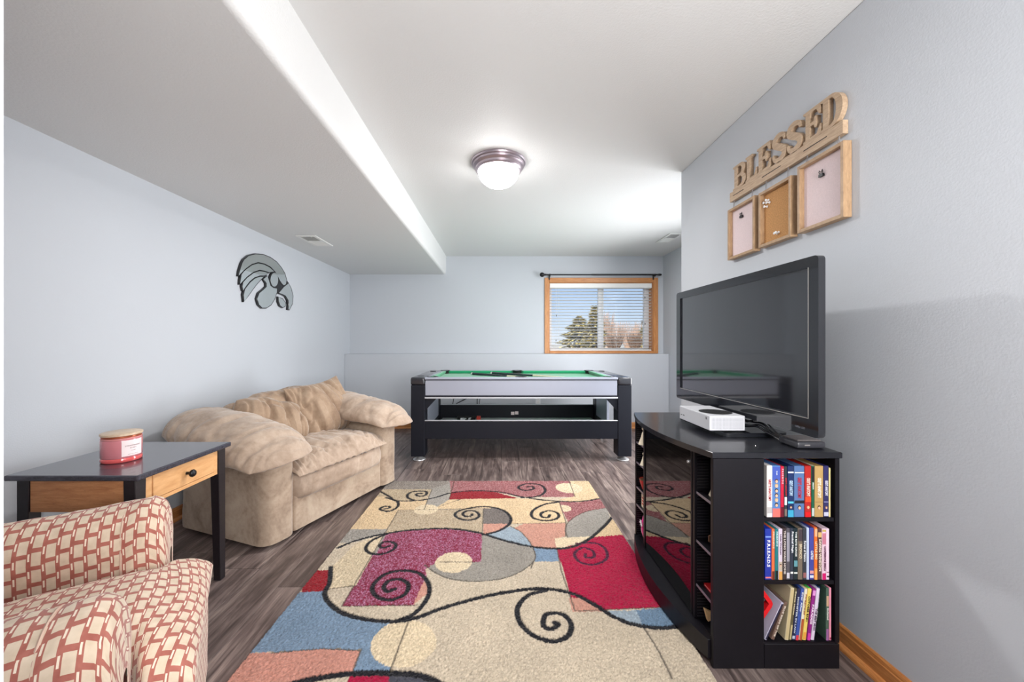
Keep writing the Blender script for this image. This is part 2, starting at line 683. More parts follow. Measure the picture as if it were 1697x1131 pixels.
box('pane', MAT['pane'], win, fx0 + 0.046, 1.4445, yf0 + 0.024, yf0 + 0.028, fz0 + 0.036, fz1 - 0.036, 0)
box('pane', MAT['pane'], win, 1.531, fx1 - 0.076, yf0 + 0.034, yf0 + 0.038, fz0 + 0.036, fz1 - 0.036, 0)

bl = thing('window_blind', 'white horizontal slatted blind hanging open in the oak framed window', 'blind', ((WX0 + WX1) / 2, YB + 0.05, WZ0))
bx0, bx1 = WX0 + 0.02, WX1 - 0.02
box('head_rail', MAT['blind'], bl, bx0 - 0.004, bx1 + 0.004, YB + 0.012, YB + 0.075, WZ1 - 0.078, WZ1 - 0.014, 0.003)
nsl = 21
for k in range(nsl):
    z = WZ0 + 0.052 + k * (0.918 - 0.05) / (nsl - 1)
    bm = bx(bmesh.new(), bx0, bx1, -0.024, 0.024, -0.0013, 0.0013)
    bm.transform(Matrix.Translation((0, YB + 0.045, z)) @ Matrix.Rotation(math.radians(-7), 4, 'X'))
    finish(bm, 'slat', MAT['blind'], bl)
box('bottom_rail', MAT['blind'], bl, bx0, bx1, YB + 0.022, YB + 0.068, WZ0 + 0.014, WZ0 + 0.032, 0.003)
for x in (bx0 + 0.13, 1.455, bx1 - 0.13):
    bm = bmesh.new()
    for dy in (0.0185, 0.0715):
        tube(bm, [(x, YB + dy, WZ0 + 0.03), (x, YB + dy, WZ1 - 0.07)], 0.0009, 5)
    finish(bm, 'ladder_cord', MAT['blind'], bl)
for x, z0 in ((bx0 + 0.09, 1.60), (bx0 + 0.085, 1.24), (bx1 - 0.10, 1.86), (bx1 - 0.098, 1.48)):
    bm = tube(bmesh.new(), [(x, YB + 0.006, WZ1 - 0.07), (x, YB + 0.006, z0)], 0.001, 5)
    c = finish(bm, 'pull_cord', MAT['blind'], bl)
    finish(lathe(bmesh.new(), [(0.0015, 0.0), (0.005, -0.008), (0.0065, -0.022), (0.004, -0.027)], (x, YB + 0.006, z0), 10), 'tassel', plain('tassel_%d' % int(z0 * 100), srgb(70, 70, 74), 0.4), c)

rod = thing('curtain_rod', 'thin black curtain rod with a ball end above the window', 'curtain rod', (1.43, 5.49, 2.16))
zr, yr = 2.160, 5.49
finish(tube(bmesh.new(), [(0.65, yr, zr), (2.25, yr, zr)], 0.0095, 10), 'rod', MAT['black_metal'], rod, True)
finish(tube(bmesh.new(), [(1.3, yr, zr), (2.245, yr, zr)], 0.0115, 10), 'outer_rod', MAT['black_metal'], rod, True)
finish(lathe(bmesh.new(), [(0.0, -0.05), (0.018, -0.046), (0.030, -0.03), (0.033, -0.015), (0.028, 0.004), (0.014, 0.016), (0.012, 0.022), (0.017, 0.028), (0.012, 0.034), (0.0105, 0.06)], (0.612, yr, zr), 16, 'X'), 'finial', MAT['black_metal'], rod, True, angle=60)
finish(lathe(bmesh.new(), [(0.0115, 0.0), (0.016, 0.006), (0.016, 0.03), (0.012, 0.045), (0.0, 0.048)], (2.246, yr, zr), 14, 'X'), 'finial', MAT['black_metal'], rod, True)
for x in (0.705, 2.20):
    bm = bx(bmesh.new(), x - 0.010, x + 0.010, yr - 0.006, YB - 0.019, zr - 0.022, zr - 0.0115, 0.002)
    bx(bm, x - 0.010, x + 0.010, YB - 0.024, YB - 0.0185, zr - 0.062, zr + 0.012, 0.001)
    tube(bm, [(x - 0.009, yr, zr), (x + 0.009, yr, zr)], 0.0135, 12)
    finish(bm, 'bracket', MAT['black_metal'], rod)

# unseen sliding door, added as a frame round the alcove fill light
dr1 = thing('added_door', 'added white sliding door framing the alcove fill light', None, (XA, 3.67, 0), kind='structure')
for a in ((2.97, 3.03, 0.002, 2.09), (4.31, 4.37, 0.002, 2.09), (3.0305, 4.3095, 2.03, 2.09), (3.0305, 4.3095, 0.002, 0.07)):
    box('door_frame', MAT['white'], dr1, XA - 0.045, XA - 0.0005, *a, 0.003)
box('meeting_stile', MAT['white'], dr1, XA - 0.045, XA - 0.014, 3.64, 3.70, 0.0705, 2.0295, 0.003)
box('handle', MAT['black_metal'], dr1, XA - 0.07, XA - 0.0455, 3.66, 3.68, 0.95, 1.15, 0.004, 2)

# ------------------------------------------------------------------ beyond the window
lawn_t = NT('winter_lawn')
_v = lawn_t.coords()
lawn_t.color(lawn_t.ramp(lawn_t.noise(_v, 3.0, 5), [(0.3, srgb(196, 186, 160)), (0.7, srgb(226, 220, 204))]))
lawn_t.b.inputs['Roughness'].default_value = 0.9
struct(box('ground', lawn_t.m, None, -60, 90, 5.95, 140, 0.60, 0.80, 0))
MAT['bark'] = plain('bark', srgb(96, 78, 64), 0.9, grain=0.3)
MAT['needle'] = plain('needles', srgb(206, 190, 122), 0.8, grain=0.55, grain_scale=2.2)
MAT['needle2'] = plain('needles_dark', srgb(104, 98, 60), 0.8, grain=0.5, grain_scale=2.2)
MAT['twig'] = plain('bare_twigs', srgb(200, 172, 152), 0.9, grain=0.25, grain_scale=3)
MAT['twig2'] = plain('brush_twigs', srgb(130, 104, 84), 0.9, grain=0.3, grain_scale=3)


def conifer(x, y, h, r, label, seed):
    rnd = random.Random(seed)
    t = thing('evergreen_tree', label, 'tree', (x, y, 0.80), group='trees beyond the window')
    finish(tube(bmesh.new(), [(x, y, 0.78), (x, y, 0.8 + h * 0.5), (x, y, 0.8 + h)], [0.14, 0.08, 0.015], 8), 'trunk', MAT['bark'], t)
    for mt, cnt in (('needle', 1500), ('needle2', 900)):
        bm = bmesh.new()
        for _ in range(cnt):
            u = rnd.random() ** 0.8
            z = 0.8 + 0.06 * h + u * h * 0.95
            rr = r * (1 - u) ** 0.75 * (0.35 + 0.65 * rnd.random() ** 0.4) * (0.85 + 0.3 * math.sin(u * 26 + seed))
            th = rnd.random() * 6.2832
            c = Vector((x + rr * math.cos(th), y + rr * math.sin(th), z))
            d = Vector((math.cos(th), math.sin(th), rnd.uniform(-0.5, 0.15))).normalized()
            s = d.cross(Vector((0, 0, 1))).normalized()
            L, W = rnd.uniform(0.14, 0.32), rnd.uniform(0.04, 0.10)
            vs = [bm.verts.new(c - d * L), bm.verts.new(c + s * W + Vector((0, 0, rnd.uniform(-.05, .05)))), bm.verts.new(c + d * L), bm.verts.new(c - s * W)]
            bm.faces.new(vs)
        f = finish(bm, 'foliage', MAT[mt], t)
        f['kind'] = 'stuff'
    return t


def bare_bush(x, y, h, r, label, seed, mt, cnt=60):
    rnd = random.Random(seed)
    t = thing('bare_shrub', label, 'shrub', (x, y, 0.80), group='leafless shrubs beyond the window')
    bm = bmesh.new()
    for _ in range(cnt):
        th, k = rnd.random() * 6.2832, rnd.random() ** 0.5
        b = Vector((x + 0.25 * r * k * math.cos(th), y + 0.25 * r * k * math.sin(th), 0.78))
        top = Vector((x + r * k * math.cos(th), y + r * k * math.sin(th), 0.8 + h * rnd.uniform(0.6, 1.0)))
        mid = b.lerp(top, 0.5) + Vector((rnd.uniform(-.1, .1), rnd.uniform(-.1, .1), 0.05))
        tube(bm, [b, mid, top], [0.022, 0.015, 0.006], 4, cap=False)
        for _ in range(5):
            q = b.lerp(top, rnd.uniform(0.25, 0.9))
            e = q + Vector((rnd.uniform(-.35, .35), rnd.uniform(-.35, .35), rnd.uniform(0.1, 0.5))) * (h * 0.35)
            tube(bm, [q, e], [0.011, 0.004], 3, cap=False)
    f = finish(bm, 'branches', MAT[mt], t)
    f['kind'] = 'stuff'
    return t


conifer(5.01, 24.5, 2.05, 1.5, 'rounded olive green evergreen tree beyond the left window pane', 3)
conifer(5.12, 20.8, 2.35, 0.62, 'narrow pointed evergreen tree just left of the window mullion', 5)
conifer(9.55, 25.0, 2.4, 0.55, 'evergreen tree at the right edge of the right window pane', 8)
for k, (px, Y, h, r, mt, lab) in enumerate(((1007, 28, 2.75, 0.55, 'twig', 'tallest pinkish bare shrub right of the window mullion'),
                                            (1022, 31, 2.25, 0.9, 'twig', 'low bare shrub in the middle of the right window pane'),
                                            (1042, 35, 2.5, 1.3, 'twig', 'wide bare shrub behind the dark brush in the right window pane'),
                                            (1060, 31, 2.2, 0.8, 'twig', 'pinkish bare shrub near the right end of the right window pane'),
                                            (1018, 18, 0.85, 0.5, 'twig2', 'short dark brush left of centre in the right window pane'),
                                            (1052, 18, 0.90, 0.42, 'twig2', 'short dark brush right of centre in the right window pane'))):
    bare_bush((px - VX) * Y / FPX, Y, h, r, lab, 20 + k, mt, 80)

# ------------------------------------------------------------------ ceiling fixture and vents
LX, LY = -0.012, 2.68
cl = thing('ceiling_light', 'round flush ceiling light with stepped bronze rim and glowing white dome', 'ceiling light', (LX, LY, ZC))
MAT['nickel'] = plain('bronze_nickel', srgb(178, 166, 174), 0.30, 0.8)
finish(lathe(bmesh.new(), [(0.06, -0.0005), (0.188, -0.0005), (0.19, -0.008), (0.186, -0.016), (0.176, -0.02), (0.174, -0.028), (0.176, -0.034), (0.168, -0.04), (0.16, -0.044), (0.158, -0.055), (0.160, -0.06), (0.152, -0.068), (0.143, -0.07), (0.142, -0.06), (0.06, -0.03)], (LX, LY, ZC), 64), 'rim', MAT['nickel'], cl, True, angle=25)
MAT['dome'] = plain('lit_dome_glass', (0.9, 0.9, 0.9, 1), 0.3, emit=(1.0, 0.985, 0.97, 1), estr=23.0)
finish(lathe(bmesh.new(), [(0.141 * math.cos(t), -0.066 - 0.112 * math.sin(t)) for t in (k * math.pi / 2 / 14 for k in range(15))], (LX, LY, ZC), 64), 'dome', MAT['dome'], cl, True, angle=180)

_bulb = light('dome_downlight', 'AREA', (LX, LY, 2.2585), 22, (1.0, 0.985, 0.97), 0.13)
_bulb.data.shape = 'DISK'

MAT['vent'] = plain('vent_enamel', srgb(225, 225, 222), 0.4)
MAT['vent_dark'] = plain('vent_throat', (0.02, 0.02, 0.022, 1), 0.8)


def vent(name, label, x0, x1, y0, y1, z):
    t = thing(name, label, 'vent', ((x0 + x1) / 2, (y0 + y1) / 2, z), group='air vents overhead')
    bm = bmesh.new()
    w = 0.03
    for a in ((x0, x1, y0, y0 + w), (x0, x1, y1 - w, y1), (x0, x0 + w, y0 + w, y1 - w), (x1 - w, x1, y0 + w, y1 - w), (x0 + w, x1 - w, (y0 + y1) / 2 - 0.012, (y0 + y1) / 2 + 0.012)):
        bx(bm, *a, z - 0.009, z - 0.0005, 0.002)
    finish(bm, 'frame', MAT['vent'], t)
    box('throat', MAT['vent_dark'], t, x0 + w, x1 - w, y0 + w, y1 - w, z - 0.002, z - 0.0006, 0)
    n = 9
    for half in (0, 1):
        ya, yb = (y0 + w, (y0 + y1) / 2 - 0.012) if half == 0 else ((y0 + y1) / 2 + 0.012, y1 - w)
        for k in range(n):
            yy = ya + (yb - ya) * (k + 0.5) / n
            bm = bx(bmesh.new(), x0 + w, x1 - w, -0.006, 0.006, -0.0006, 0.0006)
            bm.transform(Matrix.Translation((0, yy, z - 0.0062)) @ Matrix.Rotation(math.radians(38 if half == 0 else -38), 4, 'X'))
            finish(bm, 'louver', MAT['vent'], t)
    finish(bx(bmesh.new(), x1 - w - 0.02, x1 - w - 0.012, y0 + 0.012, y0 + 0.02, z - 0.016, z - 0.009), 'lever', MAT['vent'], t)


vent('ceiling_vent', 'white air register set in the soffit beside the left wall', -1.885, -1.70, 3.55, 3.93, ZS)
vent('ceiling_vent', 'white air register in the ceiling next to the television wall corner', 1.93, 2.10, 4.40, 4.79, ZC)

# outlet low on the half wall
ol = thing('wall_outlet', 'white outlet plate on the half wall behind the pool table', 'outlet', (0.525, YLEDGE, 0.385))
box('plate', MAT['white'], ol, 0.49, 0.56, YLEDGE - 0.006, YLEDGE - 0.0005, 0.33, 0.445, 0.002)
for z in (0.365, 0.41):
    r = box('receptacle', MAT['blind'], ol, 0.508, 0.542, YLEDGE - 0.009, YLEDGE - 0.006, z - 0.014, z + 0.014, 0.002)
    for dx in (-0.006, 0.006):
        finish(bx(bmesh.new(), 0.525 + dx - 0.001, 0.525 + dx + 0.001, YLEDGE - 0.0095, YLEDGE - 0.009, z - 0.005, z + 0.006), 'slot', MAT['vent_dark'], r)

# ================================================================== RUG
def build_rug():
    X0, X1, Y0, Y1 = -0.945, 0.752, 0.99, 3.279
    st = 0.004
    xs = np.arange(X0, X1 + st / 2, st)
    ys = np.arange(Y0, Y1 + st / 2, st)
    gx, gy = np.meshgrid(xs, ys)
    shp = gx.shape
    px, py = gx.ravel(), gy.ravel()
    F = lambda pts: np.array([on_z(x, y)[:2] for x, y in pts])
    col = np.empty((px.size, 3))
    hgt = np.full(px.size, 0.0)
    c = lambda r, g, b: np.array(srgb(r, g, b)[:3])
    CREAM, TAN, GOLD, PALE = c(206, 192, 168), c(186, 168, 138), c(222, 196, 156), c(228, 210, 176)
    GREY, LGREY, DGREY = c(138, 130, 120), c(162, 157, 147), c(118, 110, 104)
    MAUVE, RED, CRIM, PURP = c(150, 86, 88), c(150, 20, 34), c(172, 14, 62), c(140, 50, 78)
    PEACH, BLUE, LBLUE, SALM = c(204, 152, 132), c(124, 148, 170), c(158, 174, 184), c(206, 148, 130)
    BLACK, NAVY = c(26, 26, 32), c(36, 38, 56)
    col[:] = CREAM

    def inside(poly):
        P = F(poly) if not isinstance(poly, np.ndarray) else poly
        r = np.zeros(px.size, bool)
        n = len(P)
        for i in range(n):
            (ax, ay), (bx_, by_) = P[i], P[(i + 1) % n]
            if ay == by_:
                continue
            cr = ((ay > py) != (by_ > py)) & (px < (bx_ - ax) * (py - ay) / (by_ - ay) + ax)
            r ^= cr
        return r

    def area(poly, color):
        col[inside(poly)] = color

    def disc(x, y, r, color):
        q = on_z(x, y)
        col[(px - q.x) ** 2 + (py - q.y) ** 2 < r * r] = color

    sm = lambda pts, closed=False: catmull(pts, 8, closed)
    # ---- patches, far end first
    area([(600, 795), (752, 795), (747, 818), (720, 829), (640, 830)], GREY)
    area([(712, 814), (752, 802), (745, 819), (744, 832), (763, 831), (727, 843), (703, 848)], LGREY)
    area([(600, 814), (716, 814), (709, 830), (682, 833), (640, 833)], TAN)
    area([(560, 826), (638, 826), (656, 833), (682, 833), (709, 830), (703, 849), (660, 850), (643, 881), (560, 881)], GOLD)
    area([(745, 831), (856, 829), (926, 833), (938, 870), (845, 872), (830, 846), (801, 846), (720, 847)], GOLD)
    area([(745, 795), (943, 795), (953, 827), (900, 827), (860, 826), (820, 819), (790, 817), (747, 820)], MAUVE)
    area(sm([(747, 819), (780, 816), (815, 818), (858, 829)]) + [(743, 831)], RED)
    area([(943, 795), (980, 795), (1000, 832), (960, 836), (926, 832), (952, 826)], GOLD)
    disc(943, 812, 0.108, PALE)
    area([(926, 834), (960, 836), (998, 829), (1006, 845), (990, 848), (950, 862), (941, 869), (932, 850)], MAUVE)
    q = on_z(934, 846)
    col[((px - q.x) ** 2 + (py - q.y) ** 2 < 0.0030) & (px > q.x - 0.01)] = PALE
    disc(706, 848, 0.082, PALE)
    area([(660, 849), (801, 846), (799, 890), (757, 882), (705, 880), (638, 889)], TAN + 0.05)
    q = on_z(706, 848)
    col[((px - q.x) ** 2 + (py - q.y) ** 2 < 0.082 ** 2) & inside([(655, 849), (801, 847), (801, 890), (640, 890)])] = PALE * 0.97
    area(sm([(801, 846), (826, 847), (845, 860), (843, 873)]) + [(801, 872)], DGREY)
    area([(801, 872), (843, 872), (824, 887), (801, 891)], PEACH)
    area([(868, 872), (938, 870), (937, 893), (919, 897), (922, 912), (885, 911), (866, 892), (850, 880)], PEACH)
    area(sm([(846, 876), (866, 888), (884, 912)]) + [(830, 899), (803, 891)], LBLUE)
    area(sm([(1005, 845), (970, 852), (945, 866), (937, 880), (940, 895)]) + [(985, 893), (1011, 860)], LGREY)
    area([(1013, 860), (1040, 890), (985, 894), (1000, 880)], GOLD)
    area([(919, 896), (985, 893), (965, 902), (930, 912), (922, 914)], PALE)
    area([(884, 912), (923, 913), (926, 935), (880, 935)], BLUE)
    area([(560, 881), (643, 881), (637, 889), (583, 904), (560, 904)], LGREY)
    # ---- purple arch and the grey disc
    area(sm([(799, 889), (850, 903), (884, 914), (884, 935), (850, 958), (800, 968), (750, 965), (720, 953), (704, 941)]) + [(797, 935)], LGREY - 0.03)
    area([(637, 889), (690, 881), (757, 880), (799, 890), (797, 936), (723, 937), (705, 948), (712, 985), (684, 1009), (566, 1010)], PURP)
    area(sm([(640, 890), (612, 905), (608, 918), (624, 923)]) + [(634, 900)], LGREY)
    area([(705, 962), (713, 985), (684, 1009)], PEACH)
    disc(752, 936, 0.098, PALE)
    # ---- near left
    area([(590, 905), (637, 890), (590, 975), (547, 982), (540, 955)], PALE * 0.92)
    area([(500, 950), (546, 950), (548, 975), (538, 985), (500, 995)], RED)
    area([(430, 990), (538, 985), (540, 1000), (560, 1020), (600, 1034), (660, 1037), (676, 1037), (645, 1122), (570, 1124), (600, 1082), (535, 1081), (400, 1090)], BLUE)
    area([(380, 1090), (450, 1088), (535, 1081), (598, 1084), (583, 1122), (540, 1127), (480, 1160), (300, 1160)], SALM)
    area(sm([(660, 1032), (625, 1055), (614, 1080), (625, 1102), (650, 1112), (690, 1108), (722, 1080), (716, 1050), (690, 1035)], True), PALE)
    area([(580, 1124), (645, 1124), (640, 1180), (560, 1180)], CRIM)
    area([(645, 1124), (700, 1127), (740, 1160), (700, 1200), (640, 1180)], NAVY + 0.05)
    # ---- crimson square and strips at its foot
    area([(923, 914), (960, 905), (985, 894), (1036, 890), (1062, 935), (1108, 1011), (953, 1018)], CRIM)
    area([(942, 995), (962, 997), (1008, 1018), (948, 1020)], PEACH)
    area([(1006, 1018), (1054, 1017), (1066, 1041), (1040, 1037)], LBLUE)
    area([(1054, 1017), (1112, 1011), (1135, 1044), (1090, 1046), (1065, 1041)], BLUE - 0.04)
    area([(1066, 1044), (1140, 1044), (1300, 1300), (1130, 1180)], CREAM * 0.93)

    # ---- carved lines
    def line(pts, w, color, smooth=True):
        P = F(catmull(pts, 10) if smooth else pts)
        d2 = np.full(px.size, 1e9)
        for a, b in zip(P[:-1], P[1:]):
            m = (px > min(a[0], b[0]) - w * 2) & (px < max(a[0], b[0]) + w * 2) & (py > min(a[1], b[1]) - w * 2) & (py < max(a[1], b[1]) + w * 2)
            if not m.any():
                continue
            ab = b - a
            t = np.clip(((px[m] - a[0]) * ab[0] + (py[m] - a[1]) * ab[1]) / max(1e-12, ab @ ab), 0, 1)
            d2[m] = np.minimum(d2[m], (px[m] - a[0] - t * ab[0]) ** 2 + (py[m] - a[1] - t * ab[1]) ** 2)
        d = np.sqrt(d2)
        f = np.clip((w / 2 - d) / 0.004 + 0.5, 0, 1)[:, None]
        col[:] = col * (1 - f) + color * f
        hgt[:] -= 0.0025 * f[:, 0]

    SEAM = c(92, 84, 74)
    for pts in ([(752, 802), (744, 831), (763, 831)], [(660, 849), (801, 846), (799, 889)], [(660, 849), (637, 889), (566, 1010), (690, 1008)],
                [(703, 848), (709, 830), (716, 814)], [(926, 833), (938, 870), (937, 893)], [(943, 800), (953, 827)], [(676, 1037), (645, 1122)], [(598, 1084), (583, 1122)],
                [(450, 1088), (535, 1081), (598, 1084)], [(923, 914), (930, 950), (953, 1018), (1110, 1011)], [(540, 982), (590, 975)], [(845, 872), (938, 870)],
                [(730, 936), (782, 936)]):
        line(pts, 0.006, SEAM, False)
    for pts in ([(704, 941), (720, 953), (750, 965), (800, 968), (850, 958), (884, 935), (884, 914), (866, 888), (846, 876)], [(727, 843), (763, 831)],
                [(1005, 845), (970, 852), (945, 866), (937, 880), (940, 894)], [(1066, 1044), (1092, 1086), (1114, 1131)], [(884, 935), (880, 946)]):
        line(pts, 0.007, SEAM)
    W = 0.022
    line([(560, 808), (620, 815), (645, 826), (656, 833), (690, 833), (720, 828), (748, 820), (790, 816.5), (830, 819), (862, 826), (900, 832), (935, 834.5), (965, 834), (990, 830), (1000, 828)], W * 0.85, BLACK)
    line([(685, 832), (677, 829), (675, 824), (681, 819), (695, 817), (706, 818), (706.5, 822), (701, 825.5), (692, 825), (689.5, 822.5), (694, 821), (699, 821.2)], W, BLACK)
    line([(640, 828), (656, 833), (660, 838), (657, 845), (645, 850.5), (633, 849), (630, 846), (638, 842.5), (646, 843.5), (644, 846), (638, 846.5)], W, BLACK)
    line([(864, 828), (890, 826), (903, 818), (898, 808), (878, 804.5), (862, 808), (860, 813), (872, 816), (884, 813), (882, 809.5), (874, 810)], W, BLACK)
    line([(801, 890), (825, 884), (843, 873), (846, 861), (833, 849), (805, 843), (775, 846), (757, 852), (755, 859), (768, 865), (786, 864), (794, 858), (788, 851), (774, 850), (767, 855), (772, 859.5), (781, 858), (782, 855.5)], W, BLACK)
    line([(926, 835), (900, 840), (882, 851), (884, 862), (905, 866.5), (924, 862), (924, 854), (910, 850), (897, 854), (898, 860), (908, 861), (911, 857)], W, BLACK)
    line([(560, 912), (590, 900), (640, 888), (690, 881.5), (745, 880), (790, 886), (830, 898), (870, 908), (910, 913), (945, 911), (975, 898), (1000, 877), (1014, 861)], W, BLACK)
    line([(640, 889), (616, 900), (606, 912), (613, 921), (632, 922.5), (650, 916), (656, 907), (648, 902), (634, 903), (629, 909), (636, 912), (645, 909)], W * 0.95, BLACK)
    line([(548, 944), (546, 970), (538, 988), (547, 1006), (572, 1023), (615, 1033), (655, 1035), (690, 1029), (725, 1016), (780, 999), (830, 988), (880, 981), (920, 982), (955, 991), (990, 1010), (1020, 1029), (1055, 1041), (1095, 1046), (1132, 1043)], W * 1.1, BLACK)
    line([(655, 1035), (685, 1023), (707, 998), (711, 975), (695, 955), (665, 950), (635, 958), (617, 978), (625, 994), (648, 999), (670, 990), (677, 975), (665, 965), (645, 967), (636, 977), (642, 985), (654, 981)], W * 1.05, BLACK)
    line([(905, 983), (875, 992), (858, 1012), (861, 1035), (880, 1056), (910, 1068), (938, 1062), (947, 1042), (932, 1023), (905, 1024), (901, 1042), (914, 1048), (925, 1040), (919, 1037)], W * 1.1, BLACK)
    line([(955, 905), (985, 904), (1003, 914), (1005, 930), (985, 940), (962, 936), (952, 922), (965, 912), (982, 917), (984, 927), (971, 928), (970, 922)], W * 0.8, c(70, 24, 52))
    line([(360, 1200), (430, 1160), (500, 1136), (580, 1123), (650, 1122), (700, 1127), (745, 1150), (770, 1180)], W * 1.2, BLACK)
    # ---- pile: the purple and mauve patches are tufted from mixed yarns
    rng = np.random.default_rng(5)
    for tone, other in ((PURP, c(186, 128, 158)), (PURP, c(132, 24, 52)), (MAUVE, c(188, 140, 138)), (TAN, c(206, 190, 160)), (TAN + 0.05, c(170, 150, 120)), (GREY, c(168, 160, 150))):
        m = (np.abs(col - tone).sum(1) < 0.02) & (rng.random(px.size) < 0.28)
        col[m] = other
    hgt += rng.normal(0, 0.0021, px.size)
    col *= (1 + np.clip(rng.normal(0, 0.15, px.size), -0.45, 0.3))[:, None]
    big = np.array([noise.noise((x * 6, y * 6, 2.0)) for x, y in zip(px[::1], py[::1])]) if px.size < 400000 else 0
    col *= (1 + 0.10 * big)[:, None]
    edge = np.minimum(np.minimum(px - X0, X1 - px), np.minimum(py - Y0, Y1 - py))
    z = 0.013 + hgt
    z[edge < st * 0.5] = 0.001
    jx = rng.normal(0, 0.0008, px.size)
    co = np.stack([px + jx, py, np.maximum(z, 0.001)], 1)
    ny_, nx_ = shp
    idx = np.arange(px.size).reshape(shp)
    fc = np.stack([idx[:-1, :-1], idx[:-1, 1:], idx[1:, 1:], idx[1:, :-1]], -1).reshape(-1, 4)
    me = bpy.data.meshes.new('rug')
    me.vertices.add(px.size)
    me.vertices.foreach_set('co', co.ravel())
    me.loops.add(fc.size)
    me.loops.foreach_set('vertex_index', fc.ravel().astype(np.int32))
    me.polygons.add(len(fc))
    me.polygons.foreach_set('loop_start', np.arange(0, fc.size, 4, dtype=np.int32))
    me.polygons.foreach_set('loop_total', np.full(len(fc), 4, dtype=np.int32))
    me.update(calc_edges=True)
    at_ = me.color_attributes.new('dye', 'FLOAT_COLOR', 'POINT')
    at_.data.foreach_set('color', np.concatenate([np.clip(col * np.array([0.80, 0.785, 0.80]), 0, 1), np.ones((px.size, 1))], 1).ravel())
    t = NT('rug_wool')
    vc = t.n('VertexColor')
    vc.layer_name = 'dye'
    t.l(vc.outputs[0], t.b.inputs['Base Color'])
    t.b.inputs['Roughness'].default_value = 0.95
    t.b.inputs['Specular IOR Level'].default_value = 0.05
    t.b.inputs['Sheen Weight'].default_value = 0.15
    v = t.coords()
    t.bump(t.noise(v, 420, 2), 0.5, 0.004)
    o = link(me, 'rug', t.m, None, True, 180)
    setp(o, 'large cream area rug with crimson, purple and blue patches and black spirals', 'rug')
    return o


build_rug()


# ================================================================== BEIGE LOVESEAT
def suede(name, a, b, c):
    t = NT(name)
    v = t.coords()
    f = t.noise(v, 5.0, 5, 0.6, 1.0)
    g = t.noise(v, 40.0, 3, 0.6)
    h = t.math('ADD', t.math('MULTIPLY', f, 0.75), t.math('MULTIPLY', g, 0.25))
    t.color(t.ramp(h, [(0.34, a), (0.5, b), (0.66, c)]))
    t.b.inputs['Roughness'].default_value = 0.9
    t.b.inputs['Specular IOR Level'].default_value = 0.1
    t.b.inputs['Sheen Weight'].default_value = 0.35
    t.b.inputs['Sheen Roughness'].default_value = 0.4
    t.bump(t.noise(v, 28.0, 3, 0.6, 0.8), 0.25, 0.006)
    return t.m


MAT['suede'] = suede('beige_suede', srgb(150, 130, 113), srgb(171, 151, 134), srgb(186, 167, 150))
MAT['suede_side'] = suede('beige_suede_panel', srgb(140, 120, 104), srgb(172, 152, 133), srgb(186, 168, 149))
MAT['suede_back'] = suede('tan_suede_cushion', srgb(134, 111, 93), srgb(154, 131, 110), srgb(168, 146, 125))
MAT['dark_feet'] = plain('dark_feet', (0.015, 0.012, 0.012, 1), 0.5)

SA = Vector((-1.31, 2.155, 0))
SROT = math.atan2(1.125, 0.433)
LS, DS = 1.22, 0.78
sofa = thing('loveseat', 'overstuffed beige suede loveseat set at an angle against the left wall', 'sofa', SA, SROT)
# own axes: x runs along the front from the near arm to the far arm, y runs to the back


def rbox(x0, x1, y0, y1, z0, z1, r, n=6, wr=0.004, seed=1.0, top_r=None):
    """upholstered block: rounded vertical corners, softened top and a little unevenness"""
    bm = bmesh.new()
    tr = top_r or r * 0.6
    rings = []
    prof = [(0.0, z0), (0.0, z0 + 0.03)] + [(0.0, z0 + (z1 - tr - z0) * k / 5) for k in range(1, 6)]
    for k in range(1, 7):
        t = math.pi / 2 * k / 6
        prof.append((tr * (1 - math.cos(t)), z1 - tr + tr * math.sin(t)))
    for ins, z in prof:
        ring = []
        for cx, cy, a0 in ((x1 - r, y1 - r, 0), (x0 + r, y1 - r, 90), (x0 + r, y0 + r, 180), (x1 - r, y0 + r, 270)):
            for k in range(n + 1):
                t = math.radians(a0 + 90 * k / n)
                rr = max(0.001, r - ins)
                p = Vector((cx + rr * math.cos(t), cy + rr * math.sin(t), z))
                d = nz(p, 6.0, seed) * wr
                ring.append(bm.verts.new(p + Vector((math.cos(t), math.sin(t), 0)) * d))
        rings.append(ring)
    m = len(rings[0])
    for A, B in zip(rings, rings[1:]):
        for k in range(m):
            bm.faces.new((A[k], A[(k + 1) % m], B[(k + 1) % m], B[k]))
    bm.faces.new(rings[0][::-1])
    bm.faces.new(rings[-1])
    return bm


def sub(bm, cuts):
    bmesh.ops.subdivide_edges(bm, edges=bm.edges[:], cuts=cuts, use_grid_fill=True)
    return bm


finish(rbox(0.0, 0.215, 0.0, DS, 0.03, 0.53, 0.075, 7, 0.006, 2.0), 'arm_panel', MAT['suede_side'], sofa, True, False, 60)
finish(rbox(LS - 0.215, LS, 0.0, DS, 0.03, 0.53, 0.075, 7, 0.006, 5.0), 'arm_panel', MAT['suede_side'], sofa, True, False, 60)
finish(rbox(0.20, LS - 0.20, 0.018, 0.12, 0.035, 0.25, 0.02, 4, 0.003, 7.0), 'front_rail', MAT['suede_side'], sofa, True, False, 60)
finish(rbox(0.06, LS - 0.06, DS - 0.16, DS + 0.02, 0.03, 0.70, 0.06, 6, 0.005, 8.0), 'back_panel', MAT['suede_side'], sofa, True, False, 60)
finish(rbox(0.20, LS - 0.20, 0.10, DS - 0.15, 0.05, 0.34, 0.02, 4, 0.0, 9.0), 'seat_deck', MAT['suede_side'], sofa, True, False, 60)
for x in (0.09, LS - 0.09):
    for y in (0.09, DS - 0.09):
        finish(lathe(bmesh.new(), [(0.028, 0.0), (0.032, 0.032)], (x, y, 0.0008 if x < 0.5 or y > 0.4 else 0.015), 16), 'foot', MAT['dark_feet'], sofa, True, False)


